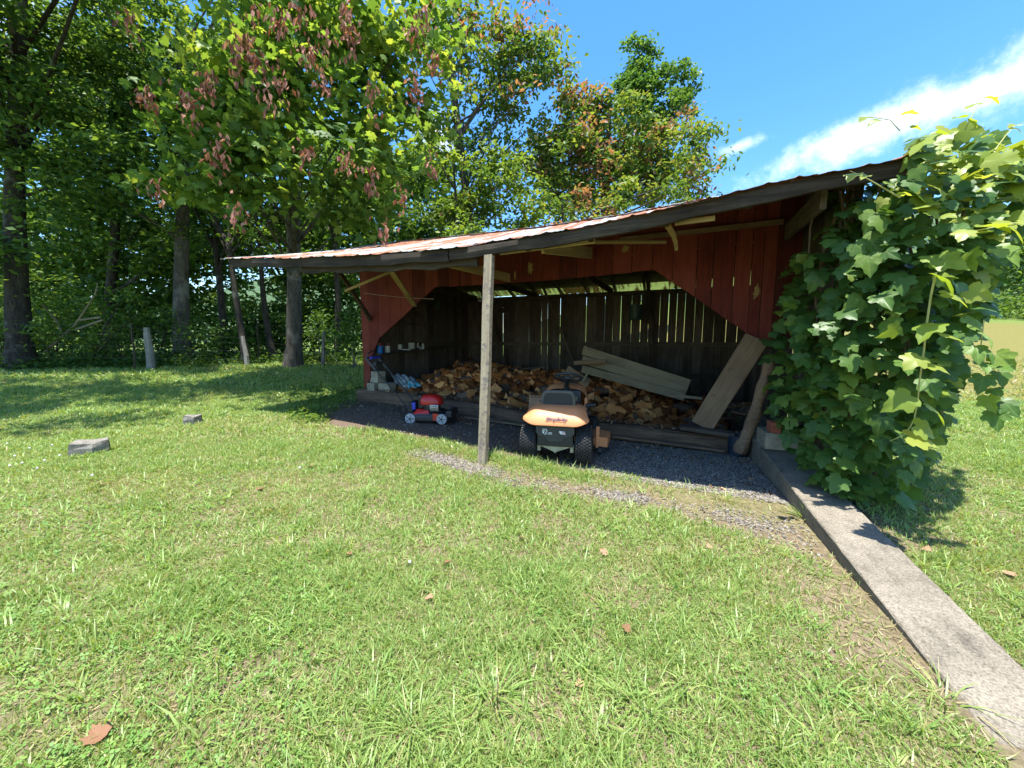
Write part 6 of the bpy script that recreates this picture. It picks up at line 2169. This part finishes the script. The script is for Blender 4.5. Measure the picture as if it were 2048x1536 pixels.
tree('young_tree', 'bright green young tree between the maple and the roof', gp(905, 690, 14.5), tuple(PX(910, 330, 14.5)), 0.09,
     [EL(910, 420, 14.5, 1.5, 1.2, 1.0), EL(1010, 410, 14.5, 1.2, 1.0, .9), EL(1060, 440, 14.2, 1.0, .9, .6), EL(860, 330, 14.5, .9, .9, 1.1), EL(985, 330, 15, .9, .9, .7), EL(930, 470, 14, 1.6, 1, .6), EL(960, 400, 15, 1.4, 1.2, 1.0), EL(1030, 360, 15.2, 1.3, 1, .8)],
     'brush', 0.19, 1.8, 70, .45, 'bark_dark', 10, (simple_t,), lo=.4, hi=1)
tree('young_tree', 'bushy tree low behind the middle of the roof', gp(1130, 690, 14.8), tuple(PX(1130, 400, 14.8)), 0.1,
     [EL(1120, 420, 14.8, 2.0, 1.2, .9), EL(1220, 410, 15.4, 1.5, 1.0, .9), EL(1340, 380, 16.0, 1.5, 1.0, .7)],
     'tip', 0.2, 1.7, 70, .45, 'bark_dark', 10, (simple2_t,), lo=.2, hi=.8, dead=.2)

# the wood behind, one mass
wcl = []
for k in range(1150):
    px = rng.uniform(-260, 900); Y = rng.uniform(17, 27)
    py = (rng.uniform(60, 690) if rng.random() < .45 else rng.uniform(400, 690)) if px < 620 else rng.uniform(300, 690)
    if 495 < px < 560 and 530 < py < 640: continue
    wcl.append(tuple(PX(px, py, Y)))
wcl = np.array(wcl); wcl = wcl[wcl[:, 2] > gz(wcl[:, 0], wcl[:, 1]) + .2]
p, _ = leaves_at(wcl, 80, .85, .6)
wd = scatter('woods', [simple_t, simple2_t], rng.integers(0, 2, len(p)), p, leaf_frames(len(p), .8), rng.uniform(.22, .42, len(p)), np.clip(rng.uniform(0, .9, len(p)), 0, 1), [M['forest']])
tag(wd, 'dense shaded woodland filling the background behind the fence', 'woods', kind='stuff')

# undergrowth along the fence: bushes that can be told apart, and the weedy mass between
def bush(label, px, py, Y, rx, rz, lo, hi, name='bush', mat='brush', size=.13, per=60, cat='bush'):
    b = gp(px, py, Y)
    t = thing(name, label, cat, b, group='bushes along the fence')
    cl = cloud([((b[0], b[1], b[2] + rz * .8), (rx, rx * .8, rz))], 3.2 / max(.5, rx), 0, rng)
    cl = cl[cl[:, 2] > b[2] + .05]
    mbx = MB()
    for k in range(9):
        e = Vector(cl[rng.integers(0, len(cl))]) - Vector(b)
        mbx.tube([(random.uniform(-.1, .1), random.uniform(-.1, .1), -.05), e * .5 + Vector((0, 0, .1)), e], [.018, .012, .005], 5)
    mbx.obj('stems', M['bark_dark'], t)
    p, _ = leaves_at(cl, per, .38, .7)
    n = len(p)
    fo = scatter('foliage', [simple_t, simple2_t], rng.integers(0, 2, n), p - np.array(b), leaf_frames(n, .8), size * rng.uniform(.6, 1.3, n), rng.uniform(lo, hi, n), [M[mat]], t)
    fo['kind'] = 'stuff'
    return t


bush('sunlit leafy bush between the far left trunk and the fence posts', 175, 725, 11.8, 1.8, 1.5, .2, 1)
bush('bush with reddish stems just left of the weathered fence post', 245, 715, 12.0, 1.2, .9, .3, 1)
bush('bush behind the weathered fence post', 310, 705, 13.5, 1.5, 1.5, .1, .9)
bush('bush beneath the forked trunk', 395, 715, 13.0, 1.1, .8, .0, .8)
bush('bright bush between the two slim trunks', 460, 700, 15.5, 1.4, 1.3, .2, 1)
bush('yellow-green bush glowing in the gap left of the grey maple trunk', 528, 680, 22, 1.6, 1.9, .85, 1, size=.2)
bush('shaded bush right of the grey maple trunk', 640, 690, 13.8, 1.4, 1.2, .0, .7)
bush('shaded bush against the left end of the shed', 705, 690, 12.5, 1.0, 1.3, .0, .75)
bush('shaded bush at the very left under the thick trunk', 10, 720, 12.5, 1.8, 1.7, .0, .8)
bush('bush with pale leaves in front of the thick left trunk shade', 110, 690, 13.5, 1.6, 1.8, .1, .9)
# weeds at the lawn's far edge and by the shed corner
N = 9000
px = rng.uniform(-60, 740, N); py = np.where(px < 420, rng.uniform(722, 765, N), rng.uniform(708, 730, N))
gpts = []
for a, b in zip(px[:2400], py[:2400]):
    gpts.append(tuple(on_ground(a, b, 5)))
gpts = np.array(gpts); gpts = gpts[(gpts[:, 1] < 18) & (gpts[:, 1] > 7)]
rep = 7
g2 = np.repeat(gpts, rep, 0) + np.stack([rng.normal(0, .22, len(gpts) * rep), rng.normal(0, .22, len(gpts) * rep), np.abs(rng.normal(0, .16, len(gpts) * rep))], 1)
wds = scatter('weeds', [simple_t, simple2_t], rng.integers(0, 2, len(g2)), g2, leaf_frames(len(g2), .8), rng.uniform(.05, .15, len(g2)), rng.uniform(0, .75, len(g2)), [M['brush']])
tag(wds, 'low weeds and creepers along the shaded far edge of the lawn', 'weeds', kind='stuff')
wp = []
for k in range(330):
    a, b = rng.uniform(585, 735), rng.uniform(775, 845)
    if b > 775 + (735 - a) * .6 + 15: continue
    wp.append(tuple(on_ground(a, b)))
wp = np.array(wp)
g2 = np.repeat(wp, 9, 0); n = len(g2)
g2 = g2 + np.stack([rng.normal(0, .07, n), rng.normal(0, .07, n), np.abs(rng.normal(0, .06, n)) + .01], 1)
wd2 = scatter('weed_patch', [simple_t], np.zeros(n, int), g2, leaf_frames(n, .9), rng.uniform(.03, .08, n), rng.uniform(.3, 1, n), [M['brush']])
tag(wd2, 'sunlit patch of leafy weeds left of the shed corner', 'weeds', kind='stuff')

# ------------------------------------------------------------------ fence along the wood
fb = on_ground(300, 745)
fence = thing('wire_fence', 'old wire fence with crooked grey wooden posts along the wood edge', 'fence', fb)


def fpost(px, y0, y1, r, px1=None, mat='grey_beam', Y=None):
    b = on_ground(px, y0)
    b = Vector(gp(px, y0, Y)) if Y else b
    t = PX(px1 if px1 is not None else px, y1, b.y)
    MB().tube([b - fb - Vector((0, 0, .1)), b.lerp(t, .35) - fb + Vector((.03, 0, 0)), b.lerp(t, .7) - fb, t - fb], [r * 1.1, r, r * .9, r * .75], 8, wob=.08).obj('post', M[mat], fence)
    return b, t


M['fence_post'] = wood('fence_post', (0.10, 0.09, 0.075), (0.22, 0.20, 0.17), (0.34, 0.32, 0.28), 'Z', .95)
fp = [fpost(303, 745, 655, .10, 293, 'fence_post', 11.4), fpost(270, 750, 645, .022, 262, 'rust', 11.2), fpost(494, 730, 672, .07, 485, 'fence_post', 12.4), fpost(515, 708, 640, .02, 514, 'rust', 13.5), fpost(643, 718, 662, .06, 648, 'fence_post', 12.8), fpost(-40, 750, 640, .06, -40, 'fence_post', 10.4)]
order = [5, 1, 0, 2, 3, 4]
for f_ in (.25, .5, .75, .93):
    wm = MB()
    ptsw = [fp[k][0].lerp(fp[k][1], f_) - fb + Vector((0, -.06, 0)) for k in order]
    wm.tube(ptsw, 0.003, 4)
    wm.obj('wire', M['wire'], fence)
# dead branches
db = MB()
for a_ in (((90, 705), (150, 650), (190, 590), (195, 565)), ((125, 668), (112, 640), (85, 610)), ((160, 640), (200, 635)), ((150, 660), (205, 640))):
    db.tube([PX(x, y, 11.6) for x, y in a_], [.035, .03, .02, .012][:len(a_)], 6)
c0 = PX(90, 705, 11.6)
db.v = [tuple(Vector(v) - c0) for v in db.v]
tag(db.obj('dead_branch', M['panel'], loc=c0), 'bare pale dead branch slanting up among the bushes near the left trunk', 'branch')
db = MB()
pg = [on_ground(648, 706), on_ground(680, 708), on_ground(722, 714)]
db.tube([p + Vector((0, 0, .08 + .05 * k % 2)) - pg[0] for k, p in enumerate(pg)], [.05, .045, .03], 7, wob=.1)
tag(db.obj('fallen_branch', M['fence_post'], loc=pg[0]), 'pale fallen branch lying on the grass left of the shed', 'branch')

# ------------------------------------------------------------------ stones, fallen leaves and clover heads on the lawn
def block_stone(name, label, px, py, sx, sy, sz, yaw):
    p = on_ground(px, py)
    mb = MB()
    ol = [(-.5, -.30), (-.42, -.5), (.12, -.52), (.5, -.18), (.48, .42), (.1, .52), (-.42, .45)]
    vs, fs = [], []
    for (f, z) in ((1.06, -.25), (1.03, .55), (1.0, .93), (.93, 1.0)):
        for k, (x, y) in enumerate(ol): vs.append((x * f * sx + random.uniform(-.008, .008), y * f * sy + random.uniform(-.008, .008), z * sz + (0.012 if z > .9 else 0) * math.sin(k * 2.2)))
    n = len(ol)
    for j in range(3):
        for k in range(n): fs.append((j * n + k, j * n + (k + 1) % n, (j + 1) * n + (k + 1) % n, (j + 1) * n + k))
    fs.append(tuple(3 * n + k for k in range(n)))
    o = mb.add(vs, fs).obj(name, M['stone'], loc=(p.x, p.y, zg(p.x, p.y).item()), rot=(0, R(2), yaw))
    return tag(o, label, 'stone', 'stone blocks in the lawn')


block_stone('stone_block', 'larger grey stone block lying in the lawn at the left', 180, 903, .31, .24, .15, R(38))
block_stone('stone_block', 'smaller grey stone block in the lawn near the shade edge', 386, 845, .21, .19, .135, R(30))
FL = [((203, 1496), 'large orange fallen leaf at the bottom left of the lawn', .075), ((1215, 1122), 'orange fallen leaf with dark shadow in the middle right lawn', .06), ((888, 1136), 'pale star-shaped fallen leaf in the middle of the lawn', .05),
      ((515, 985), 'brown curled leaf standing up in the left lawn', .06), ((1420, 1110), 'fallen leaf right of the orange one', .045), ((205, 968), 'tan fallen leaf below the large stone', .06), ((1045, 1085), 'small white crumpled leaf near the lawn centre', .04),
      ((700, 1115), 'small orange leaf left of the lawn centre', .04), ((853, 1205), 'dark curled leaf in the centre lawn', .05), ((1160, 1390), 'small orange leaf by the right of the twin stalks', .035), ((415, 802), 'pinkish leaf on the shaded grass edge', .07),
      ((1260, 1282), 'pale crumpled leaf on the right of the lawn', .045), ((745, 935), 'tan leaf in the upper lawn left of the gravel strip', .05), ((2010, 1155), 'pale leaf on the grass right of the concrete wall', .06), ((1850, 1108), 'small tan leaf near the right side of the concrete wall', .05),
      ((620, 935), 'brown leaf in the upper left lawn', .05), ((1625, 1048), 'red-brown leaf below the broad-bladed tuft', .04), ((440, 990), 'small tan leaf beside the curled brown leaf', .035), ((1500, 975), 'brown leaf on the gravel near the shade edge', .05)]
for (xy, lab, sz) in FL:
    p = on_ground(*xy)
    me = bpy.data.meshes.new('fallen_leaf'); me.from_pydata(tm(maple_t[0], (random.uniform(.1, .5), random.uniform(-.4, .1), random.uniform(-.3, .3))), [], maple_t[1])
    me.materials.append(M['fallen'])
    o = bpy.data.objects.new('fallen_leaf', me)
    o.location = (p.x, p.y, zg(p.x, p.y).item() + .028); o.scale = (sz * 1.05, sz * 1.05, sz * 1.05)
    o.rotation_euler = (random.uniform(-.3, .3), random.uniform(-.3, .3), random.uniform(0, 6.28))
    link(o); tag(o, lab, 'fallen leaf', 'fallen leaves on the lawn')
for (px, py) in ((600, 942), (60, 900), (30, 915), (90, 925), (15, 890), (120, 915), (45, 930), (185, 955), (820, 1140), (75, 940), (20, 935), (105, 895)):
    p = on_ground(px, py)
    t = thing('clover_flower', 'small white clover head on the lawn', 'clover flower', (p.x, p.y, zg(p.x, p.y).item()), group='white clover heads in the lawn')
    MB().tube([(0, 0, 0), (.004, 0, .035)], .0015, 5).obj('stalk', M['shoot'], t)
    MB().lathe([(0, .03), (.008, .033), (.011, .041), (.008, .049), (0, .052)], 9).obj('flower_head', M['clover_flower'], t)

# ------------------------------------------------------------------ far right: hedge line and wooded hillside beyond the meadow
def far_mass(name, label, n, f, size, mat, lo, hi):
    cl = np.array([f() for _ in range(n)])
    p, _ = leaves_at(cl, 46, size * 3.2, .7)
    o = scatter(name, [simple_t], np.zeros(len(p), int), p, leaf_frames(len(p), .8), size * rng.uniform(.6, 1.3, len(p)), rng.uniform(lo, hi, len(p)), [M[mat]])
    return tag(o, label, name.replace('_', ' '), kind='stuff')


def f_hedge():
    x = rng.uniform(34, 62); y = rng.uniform(34, 37)
    return (x, y, gzf(x, y) + rng.uniform(.2, 1.8))


def f_far():
    px = rng.uniform(1880, 2250); Y = rng.uniform(52, 70)
    p = PX(px, rng.uniform(455, 585), Y)
    return (p.x, p.y, p.z)


far_mass('hedgerow', 'green overgrown bank beyond the hay meadow', 240, f_hedge, .32, 'brush', .3, .9)
far_mass('far_woods', 'wooded hillside beyond the meadow on the right', 420, f_far, .6, 'forest', .2, .9)
